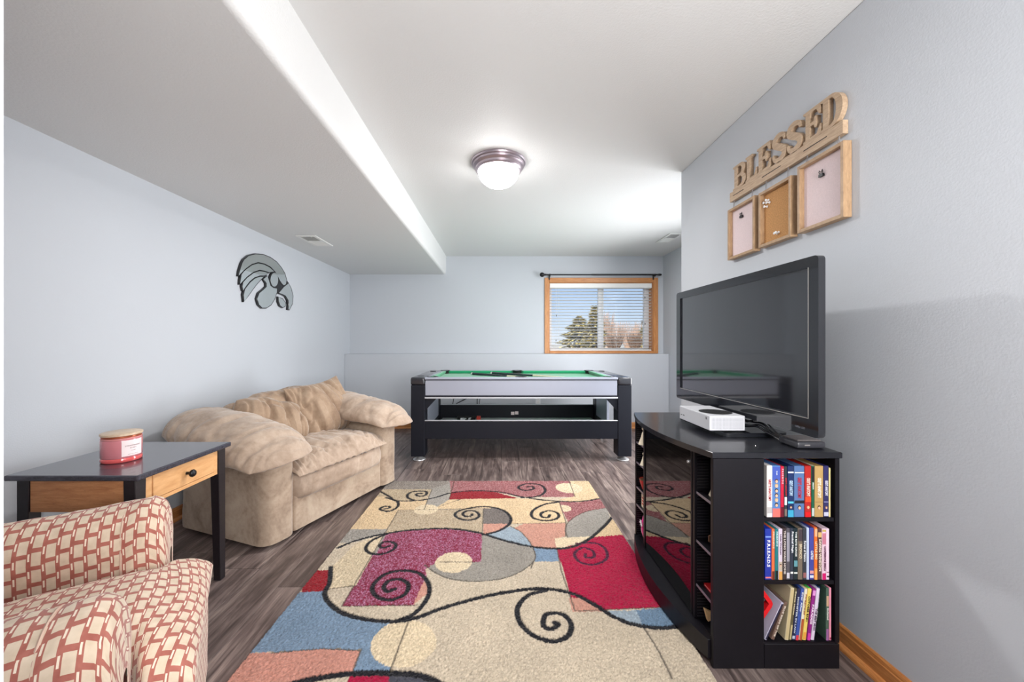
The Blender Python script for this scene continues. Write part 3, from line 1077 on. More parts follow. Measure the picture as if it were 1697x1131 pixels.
def arm_pillow(xc, side, seed):
    """long bolster bent over the arm like a saddle, higher at the back"""
    def dfm(x, y, t):
        w = 0.335 + y                      # distance from the front
        k = max(0.0, min(1.0, (w + 0.02) / 0.72))
        zc = 0.588 + 0.118 * k - 1.3 * max(0.0, 0.10 - w) ** 2
        rho = 0.30 + 0.14 * (1 - k)
        th = x / rho + 0.06 * side
        return Vector((xc + (rho + t) * math.sin(th), w, zc + (rho + t) * math.cos(th) - rho))
    return pillow(0.255, 0.465, 0.084, 76, 3.0, 0.0, 0.8, 0.015, seed, dfm, (0.32, 1.5), 1.2, 0.5, 0.62, 7.0)


for xc, sd, se in ((0.095, -1, 3.3), (LS - 0.095, 1, 6.1)):
    finish(arm_pillow(xc, sd, se), 'arm_pillow', MAT['suede'], sofa, True, False, 180)


def seat_dfm(x, y, t):
    u, w = LS / 2 + x, 0.265 + y
    front = max(0.0, 0.07 - w)
    return Vector((u, w - 0.15 * max(0.0, t) * (1 if w < 0.05 else 0), 0.412 + t - 3.2 * front * front + 0.02 * (1 - (x / 0.44) ** 2)))


finish(pillow(0.435, 0.315, 0.078, 76, 3.6, 0.0, 0.6, 0.022, 11.0, seat_dfm, (2.8, 0.45), 2.0, 0.5, 0.16, 8.0), 'seat_cushion', MAT['suede'], sofa, True, False, 180)


def roll_dfm(x, y, t):
    # a padded roll below the cushion: y runs up the face, t bulges to the front
    return Vector((LS / 2 + x, 0.05 - t, 0.298 + y))


finish(pillow(0.412, 0.086, 0.088, 50, 4.5, 0.0, 0.5, 0.007, 14.0, roll_dfm, (3.0, 0.5), 1.0, 0.5, 0.1, 8.0), 'seat_roll', MAT['suede'], sofa, True, False, 180)


def back_cushion(uc, wc, zc, a, b, h, lean, roll, seed, tip=0.0, slump=0.0, rnd_=0.3):
    cl_, sl_ = math.cos(lean), math.sin(lean)
    cr, sr = math.cos(roll), math.sin(roll)

    def dfm(x, y, t):
        if tip:
            k = max(0.0, x / a) ** 2 * max(0.0, y / b) ** 2
            x += 0.02 * k
            y += tip * k
        t = t * (1.10 - 0.30 * y / b)
        X = x * cr - y * sr
        Y = x * sr + y * cr
        Y -= slump * max(0.0, Y / b) * (X / a + 0.2) * 0.5
        # Y up the back, t to the front
        return Vector((uc + X, wc + Y * sl_ - t * cl_, zc + Y * cl_ + t * sl_))
    return pillow(a, b, h, 76, 2.8, 0.03, 0.8, 0.038, seed, dfm, (1.7, 0.5), 1.2, 0.5, rnd_, 4.6)


finish(back_cushion(0.865, 0.50, 0.640, 0.275, 0.225, 0.12, 0.36, 0.04, 21.0, 0.050, 0.0, 0.12), 'back_cushion', MAT['suede_back'], sofa, True, False, 180)
finish(back_cushion(0.385, 0.45, 0.610, 0.25, 0.215, 0.14, 0.40, -0.10, 25.0, 0.0, 0.10, 0.75), 'back_cushion', MAT['suede_back'], sofa, True, False, 180)
# headrest roll along the top of the back
finish(pillow(0.46, 0.12, 0.095, 56, 3.0, 0.02, 0.9, 0.018, 31.0, lambda x, y, t: Vector((0.60 + x, 0.65 + y * 0.9, 0.725 + t + 0.09 * x)), (1.8, 0.9), 1.2, 0.5, 0.4, 7.0), 'back_roll', MAT['suede_back'], sofa, True, False, 180)


# ================================================================== PATTERNED ARMCHAIR
def weave_fabric():
    t = NT('basketweave_fabric')
    tc = t.n('TexCoord')
    sp = t.n('SeparateXYZ')
    t.l(tc.outputs['UV'], sp.inputs[0])
    P, Q = 0.029, 0.050
    U = t.math('DIVIDE', sp.outputs[0], P)
    V = t.math('DIVIDE', sp.outputs[1], Q)
    ci = t.math('FLOOR', U)
    fu = t.math('FRACT', U)
    fv = t.math('FRACT', t.math('ADD', V, t.math('MULTIPLY', ci, 0.70)))

    def band(x, lo, hi):
        return t.math('MULTIPLY', t.math('GREATER_THAN', x, lo), t.math('LESS_THAN', x, hi))
    big = t.math('MULTIPLY', band(fu, 0.07, 0.74), band(fv, 0.12, 0.87))
    small = t.math('MULTIPLY', band(fu, 0.83, 0.96), band(t.math('FRACT', t.math('ADD', fv, 0.40)), 0.10, 0.52))
    v = t.coords('UV')
    n = t.noise(v, 30, 3)
    cream = t.ramp(n, [(0.3, srgb(204, 184, 160)), (0.7, srgb(224, 206, 184))])
    rust = t.ramp(n, [(0.3, srgb(156, 90, 78)), (0.7, srgb(180, 112, 99))])
    c = t.mix(big, rust, cream)
    c = t.mix(small, c, srgb(234, 218, 198))
    t.color(c)
    t.b.inputs['Roughness'].default_value = 0.75
    t.b.inputs['Specular IOR Level'].default_value = 0.2
    t.b.inputs['Sheen Weight'].default_value = 0.2
    t.bump(t.noise(v, 700, 2), 0.15, 0.001)
    return t.m


MAT['weave'] = weave_fabric()
MAT['weave_plain'] = plain('rust_piping', srgb(206, 176, 158), 0.8)
CM = Vector((-1.025, 1.10, 0))
CROT = math.atan2(0.547, 0.837)
ch = thing('armchair', 'armchair in rust and cream basketweave print in the near left corner', 'armchair', CM, CROT)


def uv_grid(rows, closed=False):
    """surface through rows of points with uv in metres (u along the rows' index, v along each row)"""
    bm = bmesh.new()
    uvl = bm.loops.layers.uv.new('uv')
    g = [[bm.verts.new(p) for p in r] for r in rows]
    n, m = len(rows), len(rows[0])
    U = [[0.0] * m for _ in range(n)]
    V = [[0.0] * m for _ in range(n)]
    for i in range(n):
        for j in range(1, m):
            V[i][j] = V[i][j - 1] + (g[i][j].co - g[i][j - 1].co).length
        mid = V[i][m // 2]
        for j in range(m):
            V[i][j] -= mid
    for j in range(m):
        for i in range(1, n):
            U[i][j] = U[i - 1][j] + (g[i][j].co - g[i - 1][j].co).length
    for i in range(n - 1):
        for j in range(m - 1):
            q_ = [(i, j), (i + 1, j), (i + 1, j + 1), (i, j + 1)]
            if len({g[a][b] for a, b in q_}) < 4:
                continue
            f = bm.faces.new([g[a][b] for a, b in q_])
            for lp, (a, b) in zip(f.loops, q_):
                lp[uvl].uv = (U[a][b], V[a][b])
    return bm


def chair_arm(yc, seed, low=0.0):
    """rolled arm: arch section swept from the back to a gathered, bulging front"""
    n = 40
    rows = []
    xs = [-0.62 + 0.60 * k / 34 for k in range(35)]
    for i, x in enumerate(xs):
        s = 1.0
        rows.append((x, s))
    front = [(-0.012, 0.985), (0.002, 0.95), (0.014, 0.88), (0.022, 0.78), (0.026, 0.62), (0.028, 0.40), (0.028, 0.16)]
    rows += front
    out = []
    for x, s in rows:
        r = []
        grow = 1.0 + 0.07 * math.exp(-((x + 0.035) / 0.05) ** 2) - 0.06 * math.exp(-((x + 0.085) / 0.012) ** 2)
        w, top, bot = 0.105 * grow, 0.632 - low + 0.012 * (x + 0.3) + 0.01 * (grow - 1) * 8, 0.12
        for k in range(n + 1):
            t = k / n
            if t < 0.3:
                q = t / 0.3
                y, z = -w * (1 - 0.12 * math.sin(math.pi * q)), bot + (0.53 - bot) * q
            elif t > 0.7:
                q = (1 - t) / 0.3
                y, z = w * (1 - 0.12 * math.sin(math.pi * q)), bot + (0.53 - bot) * q
            else:
                a = math.pi * (1 - (t - 0.3) / 0.4)
                y, z = w * math.cos(a), 0.53 + (top - 0.53) * math.sin(a) ** 0.8
            zc_ = 0.42
            y, z = y * s, zc_ + (z - zc_) * (s if z > zc_ else 1.0)
            d = nz((x, y + yc, z), 14.0, seed) * 0.006 + nz((x * 2.5, y + yc, z), 30.0, seed) * (0.006 if x > -0.10 else 0.0015)
            r.append(Vector((x, yc + y, z + d)))
        out.append(r)
    return uv_grid(out)


for yc, se in ((0.305, 2.0), (-0.305, 4.0)):
    a = finish(chair_arm(yc, se, 0.018 if yc < 0 else 0.0), 'arm', MAT['weave'], ch, True, False, 180)
    # piping seam round the front of the arm
    pts = []
    for k in range(25):
        aa = math.pi * (1 - k / 24)
        pts.append((-0.082, yc + 0.101 * math.cos(aa), 0.53 + (0.103 if yc > 0 else 0.085) * max(0.0, math.sin(aa)) ** 0.8))
    pts = [(-0.082, yc - 0.098, 0.15)] + pts + [(-0.082, yc + 0.098, 0.15)]
    finish(tube(bmesh.new(), pts, 0.0032, 6), 'piping', MAT['weave_plain'], a, True, False)


def seat_c_dfm(x, y, t):
    X = -0.166 + x
    k = max(0.0, min(1.0, (X - 0.01) / 0.05))
    wide = 0.202 + 0.092 * (k * k * (3 - 2 * k))
    crown = 0.035 * max(0.0, 1 - (y / 0.3) ** 2) * max(0.0, 1 - ((X + 0.2) / 0.4) ** 2) if t > 0 else 0.0
    return Vector((X, y / 0.3 * wide, 0.375 + t + crown - 0.015 * k))


finish(pillow(0.315, 0.30, 0.082, 60, 7.0, 0.0, 1.0, 0.003, 41.0, seat_c_dfm, (1, 1), 0.4), 'seat_cushion', MAT['weave'], ch, True, False, 180)


def block_uv(x0, x1, y0, y1, z0, z1, r, wr=0.003, seed=1.0):
    pts = []
    for cx, cy, a0 in ((x1 - r, y0 + r, -90), (x1 - r, y1 - r, 0), (x0 + r, y1 - r, 90), (x0 + r, y0 + r, 180)):
        for k in range(7):
            t = math.radians(a0 + 15 * k)
            pts.append((cx + r * math.cos(t), cy + r * math.sin(t)))
    pts.append(pts[0])
    dense = []
    for a, b in zip(pts, pts[1:]):
        L = math.dist(a, b)
        m = max(1, int(L / 0.05))
        for k in range(m):
            dense.append((a[0] + (b[0] - a[0]) * k / m, a[1] + (b[1] - a[1]) * k / m))
    dense.append(pts[0])
    rows = []
    for i in range(7):
        z = z0 + (z1 - z0) * i / 6
        rows.append([Vector((p[0] + nz((p[0], p[1], z), 8, seed) * wr, p[1] + nz((p[1], p[0], z), 8, seed) * wr, z)) for p in dense])
    cx, cy = (x0 + x1) / 2, (y0 + y1) / 2
    rows.append([Vector((cx + (p[0] - cx) * 0.96, cy + (p[1] - cy) * 0.96, z1 + 0.004)) for p in dense])
    rows.append([Vector((cx + (p[0] - cx) * 0.5, cy + (p[1] - cy) * 0.5, z1 + 0.004)) for p in dense])
    rows.append([Vector((cx + (p[0] - cx) * 0.02, cy + (p[1] - cy) * 0.02, z1 + 0.004)) for p in dense])
    bm = uv_grid(rows)
    uvl = bm.loops.layers.uv.active
    for f in bm.faces:
        for lp in f.loops:
            lp[uvl].uv = (lp[uvl].uv[1], lp[uvl].uv[0])
    return bm


finish(block_uv(-0.60, 0.136, -0.290, 0.290, 0.018, 0.292, 0.035, 0.003, 3.0), 'seat_base', MAT['weave'], ch, True, False, 50)
finish(pillow(0.30, 0.29, 0.09, 40, 4.0, 0.02, 1.0, 0.004, 45.0, lambda x, y, t: Vector((-0.60 - 0.10 * (y + 0.3) + t, x, 0.62 + y)), (1, 1), 0.4), 'backrest', MAT['weave'], ch, True, False, 180)
for x in (0.02, -0.56):
    for y in (-0.235, 0.235):
        finish(lathe(bmesh.new(), [(0.022, 0.0008), (0.026, 0.0175)], (x, y, 0), 14), 'leg', MAT['dark_feet'], ch, True, False)

# ================================================================== END TABLE AND CANDLE
MAT['espresso'] = wood('espresso_wood', srgb(18, 13, 17), srgb(32, 25, 30), (12, 1.0, 12), 0.38, None, 0.03)
MAT['espresso_top'] = wood('espresso_sheen_top', srgb(40, 38, 46), srgb(72, 71, 82), (2.0, 22, 12), 0.27, srgb(108, 108, 120), 0.04)  # lighter blue-grey streaks hold the wall's reflection in the colour
MAT['espresso_top'].node_tree.nodes['Principled BSDF'].inputs['Coat Weight'].default_value = 0.45
MAT['maple'] = wood('maple_drawer', srgb(206, 150, 96), srgb(228, 178, 124), (12, 1.2, 6), 0.4)
MAT['apron'] = wood('worn_oak_apron', srgb(164, 106, 66), srgb(196, 140, 94), (1.2, 12, 9), 0.45, srgb(112, 70, 46))
TX0, TX1, TY0, TY1, TZ = -1.873, -1.366, 1.4545, 1.963, 0.68
et = thing('end_table', 'dark end table with a maple drawer and one oak side panel', 'table', ((TX0 + TX1) / 2, (TY0 + TY1) / 2, 0))
box('tabletop', MAT['espresso_top'], et, TX0, TX1, TY0, TY1, TZ - 0.022, TZ, 0.005, 2)


def taper_leg(x0, x1, y0, y1, ztop, inx, iny):
    bm = bx(bmesh.new(), x0, x1, y0, y1, 0.0008, ztop, 0)
    for v in bm.verts:
        if v.co.z < 0.1:
            if inx > 0 and abs(v.co.x - x1) < 1e-4 or inx < 0 and abs(v.co.x - x0) < 1e-4:
                v.co.x -= 0.012 * inx
            if iny > 0 and abs(v.co.y - y1) < 1e-4 or iny < 0 and abs(v.co.y - y0) < 1e-4:
                v.co.y -= 0.012 * iny
    bmesh.ops.bevel(bm, geom=bm.edges[:], offset=0.002, segments=1, affect='EDGES')
    return bm


LXa, LXb, LYa, LYb = TX0 + 0.033, TX1 - 0.022, TY0 + 0.014, TY1 - 0.012
lw = 0.047
for x0, sx in ((LXa, 1), (LXb - lw, -1)):
    for y0, sy in ((LYa, 1), (LYb - lw, -1)):
        finish(taper_leg(x0, x0 + lw, y0, y0 + lw, TZ - 0.0225, sx, sy), 'leg', MAT['espresso'], et)
az0 = 0.535
box('apron', MAT['apron'], et, LXa + lw + 0.0005, LXb - lw - 0.0005, LYa + 0.004, LYa + 0.024, az0, TZ - 0.0225, 0.001)
box('apron', MAT['apron'], et, LXa + lw + 0.0005, LXb - lw - 0.0005, LYb - 0.024, LYb - 0.004, az0, TZ - 0.0225, 0.001)
box('apron', MAT['apron'], et, LXa + 0.004, LXa + 0.024, LYa + lw + 0.0005, LYb - lw - 0.0005, az0, TZ - 0.0225, 0.001)
ya, yb = LYa + lw + 0.0005, LYb - lw - 0.0005
xf = LXb - 0.006
for nm, a in (('face_frame', (xf - 0.02, xf, ya, ya + 0.030, az0, TZ - 0.0225)), ('face_frame', (xf - 0.02, xf, yb - 0.022, yb, az0, TZ - 0.0225)),
              ('face_frame', (xf - 0.02, xf, ya + 0.0305, yb - 0.0225, az0, az0 + 0.016))):
    box(nm, MAT['maple'], et, *a, 0.001)
dr = box('drawer', MAT['maple'], et, xf - 0.018, xf + 0.003, ya + 0.033, yb - 0.025, az0 + 0.018, TZ - 0.0265, 0.002)
yk, zk = (ya + yb) / 2 + 0.004, az0 + 0.068
finish(lathe(bmesh.new(), [(0.007, 0.0), (0.006, 0.012), (0.010, 0.016), (0.0155, 0.022), (0.0165, 0.028), (0.013, 0.034), (0.0, 0.037)], (xf + 0.003, yk, zk), 24, 'X'), 'knob', MAT['black_metal'], dr, True, angle=60)

cx, cy = -1.622, 1.655
cd = thing('candle_jar', 'pink three wick candle jar with a pale wooden lid on the dark end table', 'candle', (cx, cy, TZ))
MAT['pink_glass'] = plain('pink_glass', srgb(232, 150, 150), 0.05, coat=0.6, spec=0.6)
MAT['pink_wax'] = plain('pink_wax', srgb(214, 132, 140), 0.12, coat=0.8)
MAT['pink_base'] = plain('pink_glass_base', srgb(226, 96, 96), 0.06, coat=0.8)
MAT['lid'] = wood('pale_lid', srgb(206, 178, 148), srgb(226, 204, 178), (4, 14, 14), 0.4)
MAT['paper'] = plain('label_paper', srgb(244, 226, 226), 0.5)
MAT['ink'] = plain('label_ink', srgb(120, 90, 92), 0.6)
MAT['lid_band'] = plain('copper_band', srgb(176, 96, 66), 0.3, 0.5)
R_ = 0.067
finish(lathe(bmesh.new(), [(R_ - 0.004, 0.0005), (R_, 0.004), (R_, 0.014), (R_ - 0.002, 0.0185)], (cx, cy, TZ), 48), 'jar_base', MAT['pink_base'], cd, True, angle=50)
finish(lathe(bmesh.new(), [(R_ - 0.002, 0.019), (R_, 0.022), (R_, 0.090), (R_ - 0.001, 0.094)], (cx, cy, TZ), 48), 'jar', MAT['pink_wax'], cd, True, angle=50)
finish(lathe(bmesh.new(), [(R_ - 0.001, 0.0945), (R_, 0.096), (R_, 0.102)], (cx, cy, TZ), 48), 'jar_neck', MAT['pink_glass'], cd, True, angle=50)
finish(lathe(bmesh.new(), [(R_ - 0.003, 0.1025), (R_ - 0.003, 0.110)], (cx, cy, TZ), 48), 'band', MAT['lid_band'], cd, True, angle=50)
finish(lathe(bmesh.new(), [(R_ - 0.001, 0.1105), (R_ + 0.001, 0.112), (R_ + 0.001, 0.119), (R_ - 0.002, 0.121)], (cx, cy, TZ), 48), 'lid', MAT['lid'], cd, True, angle=50)
# paper label wrapped on the side that faces the room
bm = bmesh.new()
a0, a1 = math.radians(-46), math.radians(18)
rows = []
for k in range(13):
    t = a0 + (a1 - a0) * k / 12
    rows.append([bm.verts.new((cx + (R_ + 0.0008) * math.cos(t), cy + (R_ + 0.0008) * math.sin(t), TZ + z)) for z in (0.026, 0.092)])
for A, B in zip(rows, rows[1:]):
    bm.faces.new((A[0], B[0], B[1], A[1]))
lb = finish(bm, 'label', MAT['paper'], cd, True)


def wrap_text(s, z, h, width, parent):
    me, w = text_mesh(s, h, 0.0002)
    co = np.zeros(len(me.vertices) * 3)
    me.vertices.foreach_get('co', co)
    co = co.reshape(-1, 3)
    k = width / w
    mid = (a0 + a1) / 2
    th = mid + (co[:, 0] * k - width / 2) / R_
    rr = R_ + 0.0012 + co[:, 2]
    co = np.stack([cx + rr * np.cos(th), cy + rr * np.sin(th), TZ + z + co[:, 1]], 1)
    me.vertices.foreach_set('co', co.ravel())
    me.transform(ROOT[parent.name])
    me.materials.append(MAT['ink'])
    o = bpy.data.objects.new('lettering', me)
    COL.objects.link(o)
    o.parent = parent


wrap_text('STRAWBERRY', 0.066, 0.007, 0.055, lb)
wrap_text('& LILY', 0.057, 0.006, 0.022, lb)
wrap_text('candle', 0.047, 0.004, 0.016, lb)
wrap_text('NET WT 14.5 oz', 0.032, 0.003, 0.036, lb)

# ================================================================== POOL TABLE
MAT['pt_black'] = plain('black_laminate', srgb(24, 26, 35), 0.45, spec=0.25, grain=0.08, grain_scale=120)
MAT['pt_cap'] = plain('black_corner_cap', srgb(40, 40, 46), 0.25, coat=0.5)
MAT['pt_silver'] = plain('silver_laminate', srgb(160, 164, 178), 0.40, 0.15)
MAT['pt_edge'] = plain('silver_edge', srgb(196, 198, 204), 0.3, 0.3)
MAT['felt'] = plain('green_felt', srgb(10, 150, 100), 0.75, grain=0.08, grain_scale=300, sheen=0.3)
MAT['felt_dark'] = plain('green_cushion_face', srgb(8, 134, 88), 0.8)
MAT['pocket'] = plain('pocket_black', (0.008, 0.008, 0.009, 1), 0.5)
PX0, PX1, PY0, PY1 = -0.892, 1.312, 3.85, 4.90
ZT = 0.842
pt = thing('pool_table', 'black and silver pool table with green felt in front of the half wall', 'pool table', ((PX0 + PX1) / 2, (PY0 + PY1) / 2, 0))
LW = 0.138
for x0 in (PX0, PX1 - LW):
    for y0 in (PY0, PY1 - 0.16):
        l = box('leg', MAT['pt_black'], pt, x0, x0 + LW, y0, y0 + 0.16, 0.05, 0.764, 0.006, 2)
        finish(lathe(bmesh.new(), [(0.058, 0.0008), (0.064, 0.004), (0.062, 0.010), (0.035, 0.022), (0.028, 0.030), (0.022, 0.034), (0.022, 0.0498)], (x0 + LW / 2, y0 + 0.08, 0), 28), 'leveler', MAT['chrome'], l, True, angle=40)
    # wrapped end cap over both legs
    sgn = -1 if x0 == PX0 else 1
    bm = bx(bmesh.new(), x0 - (0.004 if sgn < 0 else 0), x0 + LW + (0.004 if sgn > 0 else 0), PY0 - 0.004, PY1 + 0.004, 0.7645, ZT, 0.018, 4)
    cap = finish(bm, 'end_cap', MAT['pt_cap'], pt, True, angle=50)
    for yy in (PY0 + 0.16, PY1 - 0.16):
        finish(lathe(bmesh.new(), [(0.034, 0.0), (0.036, 0.0015), (0.030, 0.0018)], (x0 + LW / 2, yy, ZT + 0.0002), 24), 'inlay', MAT['pocket'], cap, True)
    # end panel between the legs
    xa, xb = (x0 + LW - 0.03, x0 + LW - 0.004) if sgn < 0 else (x0 + 0.004, x0 + 0.03)
    box('end_panel', MAT['pt_silver'], pt, xa, xb, PY0 + 0.42 if sgn > 0 else PY0 + 0.20, PY1 - 0.161, 0.30, 0.629, 0.001)
    box('end_beam', MAT['pt_black'], pt, xa, xb, PY0 + 0.161, PY1 - 0.161, 0.227, 0.299, 0.002)
    # corner gusset
    for yy in (PY0 + 0.02, PY1 - 0.04):
        xe = x0 + LW + 0.0005 if sgn < 0 else x0 - 0.0005
        prism_bm = prism(bmesh.new(), [(0, 0), (0, -0.125), (0.115, 0)], lambda p, h: Vector((xe - sgn * p[0], h, 0.629 + p[1])), yy, yy + 0.02)
        finish(prism_bm, 'gusset', MAT['pt_black'], pt)
ix0, ix1 = PX0 + LW + 0.0005, PX1 - LW - 0.0005
for y0, nm in ((PY0 + 0.004, 'front'), (PY1 - 0.034, 'back')):
    box('side_apron', MAT['pt_silver'], pt, ix0 + 0.006, ix1 - 0.006, y0, y0 + 0.03, 0.662, 0.812, 0.001)
    box('edge_strip', MAT['pt_black'], pt, ix0, ix1, y0 - 0.003, y0 + 0.028, 0.8125, 0.8195, 0.001)
    box('edge_strip', MAT['pt_edge'], pt, ix0, ix1, y0 - 0.004, y0 + 0.034, 0.630, 0.6455, 0.001)
    box('edge_strip', MAT['pt_black'], pt, ix0, ix1, y0 - 0.001, y0 + 0.03, 0.646, 0.6615, 0.001)
    box('lower_beam', MAT['pt_black'], pt, ix0, ix1, y0, y0 + 0.03, 0.227, 0.405, 0.002)
    box('edge_strip', MAT['pt_edge'], pt, ix0, ix1, y0 - 0.002, y0 + 0.034, 0.4055, 0.412, 0.001)
MAT['shelf_white'] = plain('white_melamine', srgb(226, 226, 228), 0.4)
box('storage_shelf', MAT['shelf_white'], pt, ix0 + 0.03, ix1 - 0.03, PY0 + 0.036, PY1 - 0.036, 0.228, 0.245, 0.001)
# sticker pair on the inside of the back beam
xs_ = (853 - VX) * 4.865 / FPX
for dx in (-0.046, 0.004):
    box('sticker', MAT['paper'], pt, xs_ + dx, xs_ + dx + 0.042, PY1 - 0.0355, PY1 - 0.0345, 0.285 + dx * 0.1, 0.325 + dx * 0.1, 0)
# playfield
RAIL = 0.075
box('slate', MAT['felt'], pt, ix0 + 0.02, ix1 - 0.02, PY0 + 0.035, PY1 - 0.035, 0.78, 0.805, 0.001)
fx0_, fx1_, fy0_, fy1_ = ix0 + 0.085, ix1 - 0.085, PY0 + 0.095, PY1 - 0.095
xm = (ix0 + ix1) / 2
box('top_rail', MAT['pt_silver'], pt, ix0, ix1, PY0 - 0.004, fy0_ - 0.045, 0.8205, ZT, 0.004, 2)
box('top_rail', MAT['pt_silver'], pt, ix0, ix1, fy1_ + 0.045, PY1 + 0.004, 0.8205, ZT, 0.004, 2)
box('top_rail', MAT['pt_silver'], pt, ix0, fx0_ - 0.045, fy0_ - 0.0445, fy1_ + 0.0445, 0.8055, ZT, 0.004, 2)
box('top_rail', MAT['pt_silver'], pt, fx1_ + 0.045, ix1, fy0_ - 0.0445, fy1_ + 0.0445, 0.8055, ZT, 0.004, 2)


def cushion(a, b, inward):
    """rubber cushion with a slanted felt nose, its ends mitred towards the pockets"""
    a, b, n = Vector((*a, 0)), Vector((*b, 0)), Vector((*inward, 0))
    d = (b - a).normalized()
    pr = [(0.0, 0.806), (0.030, 0.806), (0.044, 0.832), (0.040, ZT - 0.001), (0.0, ZT - 0.001)]
    bm = bmesh.new()
    A, B = [], []
    for o_, z in pr:
        A.append(bm.verts.new(a + n * o_ + d * o_ * 0.7 + Vector((0, 0, z))))
        B.append(bm.verts.new(b + n * o_ - d * o_ * 0.7 + Vector((0, 0, z))))
    bm.faces.new(A[::-1])
    bm.faces.new(B)
    for i in range(len(pr)):
        j = (i + 1) % len(pr)
        bm.faces.new((A[i], A[j], B[j], B[i]))
    return finish(bm, 'cushion', MAT['felt'], pt)


g = 0.05
for yy, n_ in ((fy0_ - 0.0445, (0, 1)), (fy1_ + 0.0445, (0, -1))):
    cushion((fx0_ - 0.0, yy), (xm - g, yy), n_)
    cushion((xm + g, yy), (fx1_ + 0.0, yy), n_)
cushion((fx0_ - 0.0445, fy0_), (fx0_ - 0.0445, fy1_), (1, 0))
cushion((fx1_ + 0.0445, fy0_), (fx1_ + 0.0445, fy1_), (-1, 0))
for x in (fx0_ - 0.02, xm, fx1_ + 0.02):
    for y in (fy0_ - 0.02, fy1_ + 0.02):
        w = 0.052
        bm = lathe(bmesh.new(), [(0.050, 0.0), (0.052, 0.03), (0.060, 0.037), (0.058, 0.040), (0.046, 0.038), (0.040, 0.02), (0.0, 0.012)], (x, y, 0.8058), 24)
        finish(bm, 'pocket', MAT['pocket'], pt, True, angle=50)

# two cues lying across the felt
MAT['cue_butt'] = plain('cue_butt', srgb(24, 32, 40), 0.25, coat=0.6)
MAT['cue_shaft'] = wood('cue_shaft', srgb(196, 186, 160), srgb(214, 204, 180), (12, 1, 12), 0.35)
MAT['cue_bumper'] = plain('cue_bumper', srgb(206, 204, 200), 0.5)


def cue(p, q, label):
    p, q = Vector(p), Vector(q)
    d = (q - p).normalized()
    L = (q - p).length
    c = thing('pool_cue', label, 'pool cue', p, 0, 'pool cues on the table')
    R = lambda s: 0.0145 - 0.0085 * s
    finish(tube(bmesh.new(), [p, p + d * 0.012, p + d * 0.022], [0.011, 0.0155, 0.0148], 14), 'bumper', MAT['cue_bumper'], c, True, angle=60)
    finish(tube(bmesh.new(), [p + d * 0.0225, p + d * L * 0.5], [R(0), R(0.5)], 14), 'butt', MAT['cue_butt'], c, True, angle=60)
    finish(tube(bmesh.new(), [p + d * (L * 0.5 + 0.0005), q - d * 0.02], [R(0.5), R(0.98)], 14), 'shaft', MAT['cue_shaft'], c, True, angle=60)
    finish(tube(bmesh.new(), [q - d * 0.0195, q], [R(0.98), 0.0045], 12), 'tip', MAT['cue_butt'], c, True, angle=60)


zf = 0.805
cue((-0.345, 4.60, zf + 0.0162), (0.50, 4.03, zf + 0.0075), 'dark butted pool cue on the green felt, the left one of two')
cue((-0.115, 4.70, zf + 0.0162), (0.86, 4.08, zf + 0.0075), 'dark butted pool cue on the green felt, the right one of two')

# things kept on the shelf under the table
sh = 0.2455


def shx(px_, Y):
    return (px_ - VX) * Y / FPX


yb_ = 4.66
bxs = thing('accessory_tray', 'black tray of small parts on the shelf under the pool table', 'tray', (shx(767, yb_), yb_, sh))
xa, xb = shx(758, yb_), shx(788, yb_)
box('floor_panel', MAT['pocket'], bxs, xa, xb, yb_ - 0.06, yb_ + 0.06, sh, sh + 0.004, 0)
box('side', MAT['pocket'], bxs, xa, xa + 0.004, yb_ - 0.06, yb_ + 0.06, sh + 0.0045, sh + 0.05, 0)
box('side', MAT['pocket'], bxs, xb - 0.004, xb, yb_ - 0.06, yb_ + 0.06, sh + 0.0045, sh + 0.05, 0)
box('side', MAT['pocket'], bxs, xa + 0.0045, xb - 0.0045, yb_ + 0.056, yb_ + 0.06, sh + 0.0045, sh + 0.05, 0)
box('side', MAT['pocket'], bxs, xa + 0.0045, xb - 0.0045, yb_ - 0.06, yb_ - 0.056, sh + 0.0045, sh + 0.012, 0)
for k, (px_, a, lab) in enumerate(((765, 0.5, 'white table tennis clamp at the left of the black tray'), (769, -0.3, 'white plastic piece in the middle of the black tray'), (778, 0.9, 'pale crossed bracket at the right of the black tray'))):
    tt = thing('plastic_bracket', lab, 'bracket', (shx(px_, yb_), yb_ - 0.02, sh + 0.0045), a)
    box('plate', MAT['white'], tt, -0.016, 0.016, -0.006, 0.006, 0.0, 0.036, 0.002, 1, False)
    box('arm', MAT['white'], tt, 0.0165, 0.032, -0.005, 0.005, 0.026, 0.036, 0.002, 1, False)
rb = thing('red_box', 'small red cardboard box on the shelf under the pool table', 'box', (shx(793, yb_), yb_, sh))
MAT['red_card'] = plain('red_card', srgb(206, 62, 44), 0.5)
box('carton', MAT['red_card'], rb, shx(790, yb_), shx(796.5, yb_), yb_ - 0.03, yb_ + 0.03, sh, sh + 0.055, 0.001)
box('lid_flap', MAT['red_card'], rb, shx(790.4, yb_), shx(796.1, yb_), yb_ - 0.029, yb_ + 0.029, sh + 0.0552, sh + 0.058, 0.0005)

